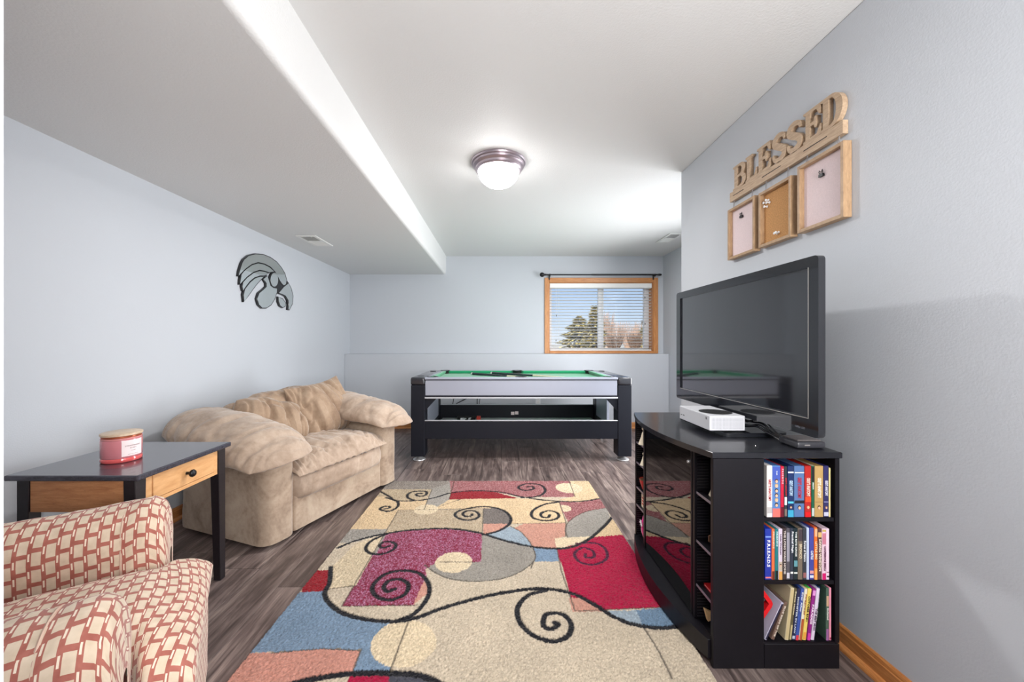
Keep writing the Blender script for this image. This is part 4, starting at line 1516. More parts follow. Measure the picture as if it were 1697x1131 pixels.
# folded black stand leaning behind the table
ws = thing('wire_stand', 'folded black wire stand behind the pool table by the half wall', 'stand', (shx(765, 5.25), 5.25, 0))
zz = lambda y, Y: EYE - (y - VY) * Y / FPX
bm = tube(bmesh.new(), [(shx(744, 5.22), 5.10, 0.006), (shx(752, 5.25), 5.25, zz(661, 5.25)), (shx(750, 5.27), 5.27, 0.58)], 0.006, 6)
finish(bm, 'leg', MAT['black_metal'], ws, True)
bm = tube(bmesh.new(), [(shx(748, 5.22), 5.12, 0.006), (shx(757, 5.22), 5.22, zz(669, 5.22)), (shx(775, 5.25), 5.25, zz(660, 5.25)), (shx(790, 5.26), 5.26, 0.60)], 0.0075, 6)
finish(bm, 'leg', MAT['black_metal'], ws, True)
bm = tube(bmesh.new(), [(shx(791, 5.22), 5.12, 0.006), (shx(791, 5.25), 5.26, 0.60)], 0.008, 6)
finish(bm, 'leg', MAT['black_metal'], ws, True)
bm = tube(bmesh.new(), [(shx(800, 5.22), 5.18, 0.006), (shx(794, 5.25), 5.27, zz(669, 5.25)), (shx(797.5, 5.25), 5.28, 0.56)], 0.005, 6)
finish(bm, 'leg', MAT['black_metal'], ws, True)
bm = tube(bmesh.new(), [(shx(749, 5.28), 5.285, 0.575), (shx(798, 5.28), 5.285, 0.575)], 0.006, 6)
finish(bm, 'crossbar', MAT['black_metal'], ws, True)

# ================================================================== TELEVISION STAND
MAT['blk'] = plain('black_ash', srgb(18, 16, 22), 0.40, spec=0.3, grain=0.12, grain_scale=90)
MAT['blk_top'] = plain('black_ash_top', srgb(22, 23, 30), 0.30, grain=0.18, grain_scale=14, coat=0.3)
MAT['shelf_edge_glint'] = plain('shelf_edge_glint', srgb(120, 112, 124), 0.3, 0.2)  # paler than the black ash: reflection on the edges put into the colour
SX0, SX1, SY0, SY1, SZ = 0.770, 1.228, 1.397, 2.207, 0.785
stand = thing('tv_stand', 'black media stand with bowed front, glass door and end bookshelves', 'tv stand', ((SX0 + SX1) / 2, (SY0 + SY1) / 2, 0))


def bowed(x_end, sag, xb, y0, y1):
    ym, hl = (SY0 + SY1) / 2, (SY1 - SY0) / 2
    pts = []
    for k in range(25):
        y = y0 + (y1 - y0) * k / 24
        pts.append((x_end - sag * max(0.0, 1 - ((y - ym) / hl) ** 2), y))
    return [(xb, y0)] + pts + [(xb, y1)]


conv_z = lambda p, h: Vector((p[0], p[1], h))


def bprism(name, poly, z0, z1, mat, parent, bev=0.002):
    bm = prism(bmesh.new(), poly, conv_z, z0, z1)
    if bev:
        bmesh.ops.bevel(bm, geom=[e for e in bm.edges if abs(e.verts[0].co.z - e.verts[1].co.z) < 1e-6], offset=bev, segments=1, affect='EDGES')
    return finish(bm, name, mat, parent)


bprism('top', bowed(SX0 - 0.004, 0.068, SX1 + 0.006, SY0 - 0.004, SY1 + 0.004), SZ - 0.022, SZ, MAT['blk_top'], stand)
bprism('base', bowed(SX0 - 0.004, 0.066, SX0 + 0.012, SY0 + 0.018, SY1), 0.0225, 0.094, MAT['blk'], stand)
box('plinth', MAT['blk'], stand, SX0 + 0.0125, SX1, SY0 + 0.0185, SY1, 0.0008, 0.090, 0)
zb, zt = 0.0945, SZ - 0.0225
XC = 0.885                       # back wall of the narrow columns
XP = 0.955                       # right edge of the plain end post
box('end_post', MAT['blk'], stand, SX0, XP, SY0, SY0 + 0.018, 0.0008, zt, 0.0015)
box('end_plinth', MAT['blk'], stand, XP + 0.001, SX1, SY0, SY0 + 0.018, 0.0008, 0.0905, 0.0015)
box('side_panel', MAT['blk'], stand, SX0, SX1, SY1 - 0.018, SY1, zb, zt, 0.001)
box('back_panel', MAT['blk'], stand, SX1 - 0.016, SX1, SY0 + 0.0, SY1 - 0.0185, zb, zt, 0.001)
DV0, DV1 = 1.522, 2.05           # the two uprights beside the door
for y0 in (DV0, DV1):
    box('divider', MAT['blk'], stand, SX0 - 0.004, XC - 0.0005, y0, y0 + 0.018, zb, zt, 0.001)
box('column_back', MAT['blk'], stand, XC, XC + 0.012, SY0 + 0.0185, 1.5595, zb, zt, 0)
box('column_back', MAT['blk'], stand, XC, XC + 0.012, DV1 + 0.0185, SY1 - 0.0185, zb, zt, 0)
box('bookcase_back', MAT['blk'], stand, XC + 0.0125, SX1 - 0.0165, 1.56, 1.572, zb, zt, 0)
box('bookcase_floor', MAT['blk'], stand, XC + 0.0125, SX1 - 0.0165, SY0 + 0.001, 1.5595, 0.091, 0.0975, 0)
S1, S2 = 0.546, 0.318            # the two bookcase shelves
for z in (S1, S2):
    box('bookcase_shelf', MAT['blk'], stand, XC + 0.0125, SX1 - 0.0165, SY0 + 0.004, 1.5595, z - 0.014, z, 0.001)
NEARZ = (0.597, 0.407, 0.234)
FARZ = (0.624, 0.511, 0.371, 0.272)
for z in NEARZ:
    box('column_shelf', MAT['blk'], stand, SX0 + 0.004, XC - 0.0005, SY0 + 0.019, DV0 - 0.001, z - 0.009, z, 0.001)
    box('shelf_edge_glint', MAT['shelf_edge_glint'], stand, SX0 + 0.0015, SX0 + 0.0035, SY0 + 0.019, DV0 - 0.001, z - 0.009, z, 0)
for z in FARZ:
    box('column_shelf', MAT['blk'], stand, SX0 + 0.004, XC - 0.0005, DV1 + 0.0185, SY1 - 0.0185, z - 0.009, z, 0.001)
    box('shelf_edge_glint', MAT['shelf_edge_glint'], stand, SX0 + 0.0015, SX0 + 0.0035, DV1 + 0.0185, SY1 - 0.0185, z - 0.009, z, 0)
# slotted strips for small cases inside the columns
MAT['ridge'] = plain('slot_strip', srgb(44, 42, 48), 0.3)
for y, sg in ((DV0 - 0.0005, -1), (SY1 - 0.0185, -1)):
    bm = bmesh.new()
    z = zb + 0.01
    lv = NEARZ if y < 1.8 else FARZ
    while z < zt - 0.01:
        if not any(q - 0.014 < z < q + 0.004 for q in lv):
            bx(bm, SX0 + 0.006, SX0 + 0.05, y - 0.003, y, z, z + 0.004)
        z += 0.0115
    finish(bm, 'slot_strip', MAT['ridge'], stand)
gd = box('glass_door', MAT['smoked'], stand, SX0 - 0.003, SX0 + 0.001, DV0 + 0.019, DV1 - 0.001, zb + 0.004, zt - 0.002, 0)
for y in (DV0 + 0.0185, DV1 - 0.0085):
    box('door_edge', MAT['blk'], gd, SX0 - 0.0065, SX0 - 0.0035, y, y + 0.008, zb + 0.004, zt - 0.002, 0)
finish(lathe(bmesh.new(), [(0.006, 0.0), (0.007, -0.004), (0.005, -0.008)], (SX0 - 0.0032, DV0 + 0.045, 0.70), 16, 'X'), 'door_stud', MAT['chrome'], gd, True)
for z in (0.30, 0.53):
    box('cabinet_shelf', MAT['blk'], stand, SX0 + 0.02, SX1 - 0.0165, 1.5725, DV1 - 0.0005, z - 0.014, z, 0.001)

# ------------------------------------------------------------------ what stands in the narrow columns and behind the glass
MAT['cream'] = plain('cream_resin', srgb(226, 214, 190), 0.6)
MAT['tan_wood'] = wood('pale_toy_wood', srgb(196, 158, 112), srgb(220, 186, 142), (8, 8, 2), 0.5)


def figure(x, y, z, h, label, mat, name='angel_figurine'):
    t = thing(name, label, 'figurine', (x, y, z))
    finish(lathe(bmesh.new(), [(0.30 * h, 0.0005), (0.29 * h, 0.02 * h), (0.17 * h, 0.35 * h), (0.10 * h, 0.62 * h), (0.06 * h, 0.70 * h)], (x, y, z), 20), 'robe', mat, t, True, angle=50)
    finish(lathe(bmesh.new(), [(0.0, 0.0)] + [(0.12 * h * math.sin(a), 0.12 * h * (1 - math.cos(a))) for a in (k * math.pi / 8 for k in range(1, 8))] + [(0.0, 0.24 * h)], (x, y, z + 0.705 * h), 16), 'head', mat, t, True)
    return t


figure(0.828, 1.470, NEARZ[0], 0.105, 'cream angel figurine on the top shelf of the near narrow column', MAT['cream'])
figure(0.792, 2.125, FARZ[0], 0.105, 'cream cone shaped figurine on the top shelf of the far narrow column', MAT['cream'])
figure(0.790, 2.120, FARZ[1], 0.075, 'small white figurine on the second shelf of the far narrow column', MAT['cream'])
mg = thing('blue_mug', 'small blue and brown mug in the middle of the near narrow column', 'mug', (0.835, 1.465, NEARZ[1]))
MAT['mug'] = plain('mug_glaze', srgb(96, 134, 150), 0.25, coat=0.5)
MAT['mug_brown'] = plain('mug_brown', srgb(96, 60, 40), 0.3, coat=0.5)
finish(lathe(bmesh.new(), [(0.024, 0.0005), (0.026, 0.004), (0.026, 0.055), (0.0235, 0.055), (0.0235, 0.008), (0.0, 0.007)], (0.835, 1.465, NEARZ[1]), 24), 'cup', MAT['mug'], mg, True, angle=50)
finish(tube(bmesh.new(), [(0.835 - 0.0255, 1.465, NEARZ[1] + 0.046), (0.835 - 0.042, 1.465, NEARZ[1] + 0.040), (0.835 - 0.042, 1.465, NEARZ[1] + 0.022), (0.835 - 0.0255, 1.465, NEARZ[1] + 0.014)], 0.004, 8), 'handle', MAT['mug_brown'], mg, True)
rbk = thing('red_book', 'thin red booklet lying on the third shelf of the near narrow column', 'book', (0.83, 1.468, NEARZ[2]))
MAT['red_cover'] = plain('red_cover', srgb(190, 30, 34), 0.4)
box('cover', MAT['red_cover'], rbk, 0.795, 0.872, 1.432, 1.508, NEARZ[2] + 0.0005, NEARZ[2] + 0.003, 0)
box('pages', MAT['paper'], rbk, 0.797, 0.870, 1.434, 1.506, NEARZ[2] + 0.0032, NEARZ[2] + 0.0075, 0)
box('cover', MAT['red_cover'], rbk, 0.795, 0.872, 1.432, 1.508, NEARZ[2] + 0.0077, NEARZ[2] + 0.010, 0)
fr_ = thing('photo_frame', 'small grey photo frame standing on the red booklet', 'picture frame', (0.84, 1.47, NEARZ[2] + 0.0102))
MAT['grey_plastic'] = plain('grey_plastic', srgb(150, 152, 160), 0.35)
box('backing', MAT['grey_plastic'], fr_, 0.838, 0.842, 1.44, 1.50, NEARZ[2] + 0.0105, NEARZ[2] + 0.085, 0.001)
box('picture', MAT['paper'], fr_, 0.8365, 0.8378, 1.446, 1.494, NEARZ[2] + 0.017, NEARZ[2] + 0.078, 0)
# wooden toy on the column floor
wt = thing('wooden_toy', 'pale wooden animal toy on the floor of the near narrow column', 'toy', (0.828, 1.468, zb))
finish(lathe(bmesh.new(), [(0.0, -0.03), (0.018, -0.026), (0.024, -0.01), (0.022, 0.01), (0.014, 0.026), (0.0, 0.03)], (0.836, 1.47, zb + 0.045), 18, 'X'), 'body', MAT['cream'], wt, True)
finish(lathe(bmesh.new(), [(0.0, 0.0), (0.013, 0.004), (0.017, 0.016), (0.012, 0.028), (0.0, 0.032)], (0.838, 1.47, zb + 0.066), 16), 'head', MAT['tan_wood'], wt, True)
finish(lathe(bmesh.new(), [(0.017, -0.006), (0.019, -0.003), (0.019, 0.003), (0.017, 0.006)], (0.824, 1.442, zb + 0.0205), 20, 'X'), 'wheel', MAT['tan_wood'], wt, True)
finish(lathe(bmesh.new(), [(0.017, -0.006), (0.019, -0.003), (0.019, 0.003), (0.017, 0.006)], (0.824, 1.497, zb + 0.0205), 20, 'X'), 'wheel', MAT['tan_wood'], wt, True)
finish(prism(bmesh.new(), [(0, 0), (0.022, 0.016), (0.022, 0.030), (-0.012, 0.046)], lambda p, h: Vector((0.797 + p[0], h, zb + 0.018 + p[1])), 1.478, 1.494), 'tail', MAT['tan_wood'], wt)
# far column
rd = thing('red_ornament', 'small red bowl below the second shelf of the far narrow column', 'bowl', (0.795, 2.125, FARZ[2]))
finish(lathe(bmesh.new(), [(0.010, 0.0005), (0.018, 0.006), (0.030, 0.045), (0.032, 0.062), (0.029, 0.062), (0.014, 0.012), (0.0, 0.010)], (0.800, 2.125, FARZ[2]), 24), 'bowl', MAT['red_cover'], rd, True, angle=60)
finish(lathe(bmesh.new(), [(0.0325, 0.0), (0.0335, 0.003), (0.0325, 0.006), (0.0305, 0.003)], (0.800, 2.125, FARZ[2] + 0.058), 24), 'rim', MAT['mug_brown'], rd, True)
nb = thing('note_block', 'cream card box with red print on the fourth shelf of the far narrow column', 'box', (0.80, 2.125, FARZ[3]))
box('carton', MAT['cream'], nb, 0.786, 0.83, 2.10, 2.15, FARZ[3] + 0.0005, FARZ[3] + 0.072, 0.001)
for k in range(3):
    box('print_band', MAT['red_cover'], nb, 0.7853, 0.7858, 2.108, 2.142, FARZ[3] + 0.018 + 0.016 * k, FARZ[3] + 0.026 + 0.016 * k, 0)
pk = thing('plush_toy', 'bright pink plush toy in the bottom of the far narrow column', 'toy', (0.80, 2.125, zb))
MAT['pink_plush'] = plain('pink_plush', srgb(224, 30, 140), 0.9, sheen=0.5, grain=0.2, grain_scale=80)
bm = lathe(bmesh.new(), [(0.0, 0.0)] + [(0.030 * math.sin(a), 0.075 * (1 - math.cos(a))) for a in (k * math.pi / 12 for k in range(1, 12))] + [(0.0, 0.15)], (0.806, 2.125, zb + 0.0008), 20)
for v in bm.verts:
    v.co += Vector((nz(v.co, 60, 1), nz(v.co, 60, 4), 0)) * 0.005
finish(bm, 'body', MAT['pink_plush'], pk, True, angle=180)
MAT['white_plush'] = plain('white_plush', srgb(236, 226, 232), 0.9)
bm = bmesh.new()
for k in range(7):
    a = k * 2 * math.pi / 7
    tube(bm, [(0.774, 2.118, zb + 0.098), (0.771, 2.118 + 0.020 * math.cos(a), zb + 0.098 + 0.020 * math.sin(a))], [0.004, 0.0015], 6)
finish(bm, 'bow', MAT['white_plush'], pk, True)
# media boxes on the shelves behind the smoked glass
MAT['silver_plastic'] = plain('silver_plastic', srgb(206, 206, 204), 0.3)
for z, lab, n_ in ((0.531, 'stack of pale disc sleeves on the upper shelf behind the glass door', 5), (0.301, 'stack of pale disc sleeves on the lower shelf behind the glass door', 4)):
    t = thing('disc_stack', lab, 'disc stack', (0.86, 1.63, z))
    for k in range(n_):
        box('sleeve', MAT['silver_plastic'] if k % 2 else MAT['paper'], t, 0.80 + 0.002 * (k % 3), 0.935, 1.58 + 0.003 * (k % 2), 1.715, z + 0.0005 + 0.0155 * k, z + 0.0155 * k + 0.0145, 0.001)

# ------------------------------------------------------------------ cases on the end bookshelves
SPINE_Y = 1.4035
inkm = {}


def ink(c):
    k = tuple(c)
    if k not in inkm:
        inkm[k] = plain('print_%d_%d_%d' % k, srgb(*k), 0.4)
    return inkm[k]


covm = {}


def cover(c):
    k = tuple(c)
    if k not in covm:
        covm[k] = plain('case_%d_%d_%d' % k, srgb(*k), 0.28, coat=0.3)
    return covm[k]


def disc_case(p0, p1, z0, h, color, label, group, title=None, tcol=(240, 240, 240), span=(0.35, 0.9), bands=(), faces=(), depth=0.135, lean=0.0, dy=0.0, name='disc_case', strip=None, tscale=0.62):
    """one case: p0..p1 are the left and right of its spine in metres along x; bands are (from, to, colour) up its height; lean in degrees turns it about its lower right corner"""
    w = p1 - p0
    y0 = SPINE_Y + dy
    t = thing(name, label, 'disc case', (p1, y0, z0), 0.0, group)
    R = Matrix.Translation((p1, 0, z0)) @ Matrix.Rotation(math.radians(lean), 4, 'Y')

    def put(bm, nm, m, par):
        bm.transform(R)
        return finish(bm, nm, m, par)
    g_ = 0.0003
    put(bx(bmesh.new(), -w + g_, -g_, y0, y0 + depth, 0.0008, h, 0.0012), 'case', cover(color), t)
    for a, b, c in bands:
        put(bx(bmesh.new(), -w + g_ + 0.0012, -g_ - 0.0012, y0 - 0.0005, y0 - 0.0001, 0.0012 + a * (h - 0.003), 0.001 + b * (h - 0.003)), 'spine_print', ink(c), t)
    for k, (fz, rx, hair, skin) in enumerate(faces):
        cxm = -w / 2
        for rr, dz, dd, c in ((1.25, 0.0012, 0.0009, hair), (0.92, -0.0006, 0.0013, skin)):
            bm = prism(bmesh.new(), [(cxm + rx * rr * math.cos(q), fz * h + dz + rx * rr * 1.25 * math.sin(q)) for q in (j * math.pi / 6 for j in range(12))],
                       lambda p, hh_: Vector((p[0], hh_, p[1])), y0 - dd, y0 - dd + 0.0002)
            put(bm, 'portrait_print', ink(c), t)
    if title:
        hh = w * tscale
        zt_ = span[1] * h
        M = R @ frame3((-w / 2 - hh * 0.36, y0 - 0.0014, zt_), (0, 0, -1), (1, 0, 0))
        write(title, ink(tcol), t, M, (span[1] - span[0]) * h, hh, 0.0004, 'title', True)
    if strip:
        put(bx(bmesh.new(), -w + g_, -g_, y0 + 0.004, y0 + depth, h + 0.0002, h + 0.001), 'top_strip', ink(strip), t)
    return t


def X(p):
    return (p - VX) * SPINE_Y / FPX


G1, G2, G3 = 'disc sets on the top shelf of the stand', 'disc cases on the middle shelf of the stand', 'cases on the bottom shelf of the stand'
z1 = S1 + 0.0003
H = (18, 14, 14)
SK = (226, 180, 150)
ANAT = "GREY'S ANATOMY"
disc_case(X(1270.2), X(1279.5), z1, 0.189, (226, 220, 218), 'white disc set with red lettering, first at the left of the top shelf', G1, ANAT, (176, 30, 44), (0.32, 0.74), [(0.08, 0.2, (180, 176, 176))], dy=-0.002)
disc_case(X(1279.7), X(1293.6), z1, 0.188, (86, 126, 184), 'wide blue disc set with a column of faces and coral foot', G1, 'the complete', (226, 232, 244), (0.82, 0.90), [(0.0, 0.17, (222, 112, 104)), (0.72, 0.99, (66, 86, 172))], [(0.70 - 0.092 * k, 0.0048, ((70, 44, 34), (196, 160, 110), (30, 22, 22))[k % 3], SK) for k in range(6)], tscale=0.2)
disc_case(X(1293.8), X(1299.4), z1, 0.186, (196, 28, 60), 'thin crimson disc set with tiny dotted lettering, beside the faces set', G1, 'F R I E N D S', (240, 200, 210), (0.66, 0.95), [(0.0, 0.2, (96, 20, 36))])
disc_case(X(1299.6), X(1304.6), z1, 0.186, (40, 52, 58), 'thin slate disc case with a red title on the top shelf', G1, ANAT, (190, 44, 56), (0.42, 0.78), [(0.24, 0.4, (226, 226, 226)), (0.02, 0.16, (120, 104, 96))], tscale=0.7)
disc_case(X(1305.2), X(1315.8), z1, 0.187, (24, 44, 92), 'navy disc set with pale blue lettering and cyan foot', G1, ANAT, (190, 216, 236), (0.42, 0.72), [(0.0, 0.14, (60, 160, 196)), (0.27, 0.31, (86, 190, 216)), (0.87, 0.9, (226, 230, 236))], [(0.2, 0.0035, H, SK)], tscale=0.7)
disc_case(X(1316.2), X(1333.2), z1, 0.187, (82, 112, 160), 'widest steel blue disc set with a red title and portrait', G1, ANAT, (186, 30, 52), (0.37, 0.78), [(0.27, 0.33, (30, 32, 44)), (0.87, 0.89, (226, 230, 240))], [(0.19, 0.0048, (36, 22, 20), SK)], tscale=0.5)
disc_case(X(1333.9), X(1344.6), z1, 0.187, (176, 34, 30), 'red disc set with cream lettering and a portrait', G1, ANAT, (240, 220, 206), (0.41, 0.77), [(0.30, 0.40, (226, 70, 34)), (0.0, 0.10, (214, 20, 26))], [(0.19, 0.0036, (216, 190, 140), SK)], tscale=0.7)
disc_case(X(1344.8), X(1349.9), z1, 0.187, (30, 92, 66), 'thin green and black disc case between the red and tan sets', G1, 'season', (230, 234, 230), (0.55, 0.68), [(0.7, 0.99, (28, 30, 34)), (0.02, 0.18, (190, 200, 196))], strip=(196, 176, 160))
disc_case(X(1350.2), X(1364.5), z1, 0.187, (182, 148, 92), 'tan disc set with white lettering and a dark haired portrait', G1, ANAT, (246, 240, 226), (0.38, 0.77), [(0.295, 0.30, (110, 80, 44))], [(0.19, 0.0046, H, SK)], tscale=0.55)
disc_case(X(1364.8), X(1373.6), z1, 0.187, (44, 42, 92), 'dark indigo disc set with white lettering, second from the right on the top shelf', G1, ANAT, (226, 226, 240), (0.42, 0.72), [(0.29, 0.31, (130, 130, 170)), (0.02, 0.1, (196, 196, 216))], [(0.19, 0.0033, (140, 100, 70), SK)], tscale=0.7)
disc_case(X(1373.9), X(1376.8), z1, 0.180, (222, 206, 142), 'thin pale yellow booklet at the right end of the top shelf', G1, name='disc_booklet')

z2 = S2 + 0.0003
disc_case(X(1267.8), X(1278.8), z2, 0.186, (34, 54, 156), 'royal blue disc set with white lettering, first on the middle shelf', G2, 'F.R.I.E.N.D.S', (240, 240, 248), (0.26, 0.78), [(0.03, 0.06, (220, 120, 120)), (0.84, 0.87, (120, 150, 220))], tscale=0.6)
disc_case(X(1279.0), X(1284.2), z2, 0.186, (222, 110, 66), 'thin orange disc case beside the royal blue set', G2, 'FRIENDS', (250, 210, 180), (0.62, 0.95), [(0.0, 0.17, (110, 44, 30))])
disc_case(X(1284.4), X(1290.0), z2, 0.186, (34, 118, 124), 'thin teal disc case beside the orange case', G2, 'FRIENDS', (190, 230, 230), (0.66, 0.95), [(0.0, 0.18, (22, 36, 34))])
disc_case(X(1290.2), X(1297.0), z2, 0.186, (214, 200, 216), 'pale mauve disc case with gold foot on the middle shelf', G2, 'Little Women', (110, 90, 120), (0.5, 0.9), [(0.0, 0.17, (216, 158, 84)), (0.18, 0.36, (190, 176, 160))], [(0.29, 0.0028, (40, 26, 20), SK)], tscale=0.45)
disc_case(X(1297.2), X(1303.0), z2, 0.188, (62, 50, 50), 'dark brown disc case with tall pale lettering on the middle shelf', G2, 'THE LONG WALK HOME', (216, 206, 200), (0.12, 0.96), tscale=0.75)
disc_case(X(1303.2), X(1309.2), z2, 0.188, (84, 80, 88), 'charcoal disc case with a pale grey stripe on the middle shelf', G2, None, bands=[(0.36, 0.93, (150, 148, 160)), (0.03, 0.14, (200, 196, 206))])
disc_case(X(1309.4), X(1315.1), z2, 0.188, (50, 56, 70), 'slate disc case with white script lettering on the middle shelf', G2, 'Practical Magic', (236, 238, 242), (0.53, 0.94), [(0.12, 0.16, (226, 230, 226))], tscale=0.75)
disc_case(X(1315.3), X(1322.2), z2, 0.188, (22, 40, 46), 'black teal disc case with spaced white capitals on the middle shelf', G2, 'THE RITE KINGS', (240, 244, 240), (0.46, 0.94), [(0.12, 0.15, (220, 226, 220)), (0.26, 0.38, (96, 150, 160))], tscale=0.5)
disc_case(X(1322.5), X(1330.2), z2, 0.188, (118, 106, 92), 'olive brown disc case with pale block lettering on the middle shelf', G2, 'BRONCO', (214, 200, 170), (0.42, 0.7), [(0.76, 0.99, (70, 60, 66))], tscale=0.75)
disc_case(X(1330.5), X(1336.6), z2, 0.188, (54, 58, 66), 'dark grey disc case with script lettering beside the olive case', G2, 'Forces of Nature', (226, 228, 230), (0.36, 0.76), [(0.04, 0.14, (150, 96, 96))], tscale=0.8)
disc_case(X(1336.8), X(1341.3), z2, 0.189, (188, 200, 226), 'thin pale blue disc case on the middle shelf', G2, None, strip=(150, 160, 190))
disc_case(X(1341.5), X(1349.1), z2, 0.189, (66, 70, 150), 'violet blue disc case with a white word low on its spine', G2, 'CASTLE', (236, 238, 246), (0.40, 0.57), [(0.04, 0.09, (210, 214, 226)), (0.12, 0.18, (214, 150, 150))], tscale=0.7)
disc_case(X(1349.4), X(1355.0), z2, 0.190, (226, 112, 44), 'bright orange disc case on the right of the middle shelf', G2, 'LITTLE BIG', (250, 226, 180), (0.40, 0.74), [(0.0, 0.22, (230, 160, 84)), (0.84, 0.99, (224, 170, 130))], strip=(196, 80, 60), tscale=0.8)
disc_case(X(1355.3), X(1362.0), z2, 0.187, (92, 60, 58), 'maroon brown disc case with tall white lettering beside the orange case', G2, 'SAVING WINSTON', (240, 226, 206), (0.18, 0.80), [(0.84, 0.94, (220, 180, 110))], tscale=0.8)
disc_case(X(1362.3), X(1369.3), z2, 0.187, (226, 196, 210), 'pink disc case with a magenta foot on the right of the middle shelf', G2, 'CONFESSIONS JESSICA', (110, 60, 90), (0.18, 0.66), [(0.0, 0.13, (206, 20, 106)), (0.7, 0.92, (196, 120, 140)), (0.95, 0.99, (196, 170, 90))], tscale=0.6)
disc_case(X(1369.5), X(1374.5), z2, 0.187, (236, 208, 224), 'blush pink disc case at the right end of the middle shelf', G2, None, bands=[(0.05, 0.08, (60, 40, 50)), (0.14, 0.16, (150, 90, 110))])

z3 = 0.0978


def C3(c):
    return X(1250 + c / 7.067)


disc_case(C3(116), C3(144), z3, 0.150, (196, 192, 214), 'lavender backed case leaning furthest on the bottom shelf', G3, None, bands=[(0.02, 0.98, (40, 38, 62))], lean=25, depth=0.14)
disc_case(C3(196), C3(236), z3, 0.146, (112, 88, 76), 'brown book with pale lettering leaning second on the bottom shelf', G3, 'BLUE BIRDS OF THE', (226, 212, 196), (0.1, 0.9), lean=20, depth=0.13, dy=0.001)
disc_case(C3(357), C3(402), z3, 0.192, (206, 192, 158), 'thick beige backed case leaning on the bottom shelf', G3, None, bands=[(0.02, 0.98, (198, 180, 136))], lean=6.6, depth=0.15)
disc_case(C3(404), C3(434), z3, 0.190, (96, 88, 62), 'olive case with cream lettering leaning beside the beige one', G3, 'Sweet Home', (226, 216, 180), (0.5, 0.95), lean=6.6, bands=[(0.02, 0.3, (190, 176, 130))])
disc_case(C3(437), C3(475), z3, 0.190, (36, 42, 74), 'navy case with two pale words leaning on the bottom shelf', G3, 'MONSTER IN LAW', (206, 214, 230), (0.14, 0.84), lean=6.6, bands=[(0.03, 0.09, (190, 196, 210))])
disc_case(C3(479), C3(519), z3, 0.190, (58, 84, 160), 'bright blue case with a red foot leaning on the bottom shelf', G3, 'Ever After', (226, 232, 246), (0.55, 0.93), lean=6.6, bands=[(0.0, 0.10, (214, 60, 70))])
disc_case(C3(522), C3(558), z3, 0.189, (228, 220, 196), 'cream case with rust foot leaning on the bottom shelf', G3, 'Fireproof', (176, 110, 60), (0.5, 0.9), lean=6.6, bands=[(0.0, 0.42, (176, 90, 50))])
disc_case(C3(562), C3(606), z3, 0.189, (232, 206, 106), 'yellow case with dark lettering leaning on the bottom shelf', G3, 'OCTOBER BABY', (66, 56, 40), (0.36, 0.86), lean=6.6, bands=[(0.02, 0.16, (226, 160, 70))], strip=(70, 190, 90))
disc_case(C3(616), C3(658), z3, 0.189, (142, 36, 128), 'purple case with white lettering leaning on the bottom shelf', G3, 'PARADISE', (244, 226, 244), (0.32, 0.70), lean=6.6, bands=[(0.0, 0.14, (206, 60, 160)), (0.88, 0.98, (220, 150, 210))], tscale=0.75)
disc_case(C3(663), C3(702), z3, 0.190, (220, 206, 226), 'pale lilac case with grey lettering leaning on the bottom shelf', G3, 'THE BEST MAN', (90, 76, 100), (0.2, 0.62), lean=6.6, tscale=0.7)
disc_case(C3(706), C3(738), z3, 0.188, (40, 66, 110), 'deep blue case with yellow lettering beside the lilac case', G3, 'MAMMA', (228, 206, 70), (0.34, 0.6), lean=6.6, dy=0.012)
disc_case(C3(741), C3(770), z3, 0.188, (18, 30, 38), 'near black case set back on the right of the bottom shelf', G3, 'credits', (150, 160, 160), (0.3, 0.8), lean=6.6, dy=0.02)
disc_case(C3(838), C3(874), z3, 0.191, (70, 96, 82), 'green case with mixed colours second from the right on the bottom shelf', G3, 'Enchanted', (226, 230, 220), (0.4, 0.62), [(0.0, 0.22, (150, 96, 150)), (0.66, 0.86, (196, 160, 130))], lean=0.4, depth=0.137, tscale=0.7)
disc_case(C3(879), C3(904), z3, 0.192, (234, 150, 172), 'thin pink edged case at the right end of the bottom shelf', G3, None, bands=[(0.02, 0.06, (150, 40, 80))])
rc = thing('red_folded_frame', 'red folded plastic frame behind the leaning lavender case', 'frame', (0.95, SPINE_Y, z3))
MAT['red_plastic'] = plain('red_plastic', srgb(216, 26, 34), 0.3, coat=0.4)
cz = 0.222
kx, kz = 0.990, 0.0
poly1 = [(0.990, cz), (0.905, z3 + 0.0008), (0.923, z3 + 0.0008), (1.000, cz - 0.012), (1.004, cz)]
poly2 = [(0.990, cz + 0.0004), (1.004, cz + 0.0004), (1.000, cz + 0.012), (0.952, cz + 0.077), (0.934, cz + 0.077)]
for pl in (poly1, poly2):
    finish(prism(bmesh.new(), pl, lambda p, h: Vector((p[0] - 0.004, h, p[1])), SPINE_Y + 0.013, SPINE_Y + 0.035), 'leaf', MAT['red_plastic'], rc)

# ================================================================== TELEVISION AND WHAT LIES ROUND IT
MAT['gloss'] = plain('piano_black', (0.012, 0.013, 0.017, 1), 0.07, coat=0.7)
MAT['matte'] = plain('matte_black', (0.018, 0.018, 0.02, 1), 0.5)
MAT['screen'] = plain('dark_screen', (0.016, 0.017, 0.021, 1), 0.06, spec=1.0, coat=1.0)
tvx0, tvx1 = Vector((1.083, 1.300, 0)), Vector((1.066, 2.310, 0))
tv = thing('television', 'large black flat screen television standing on the black media stand', 'television', (1.0745, 1.805, SZ), math.atan2(1.01, -0.017))
TW, z0_, z1_ = 0.505, 0.072, 0.694
# own axes: x along the screen to the far side, y to the front
fy = 0.0
bw, bt, bb = 0.044, 0.036, 0.064
bm = bmesh.new()


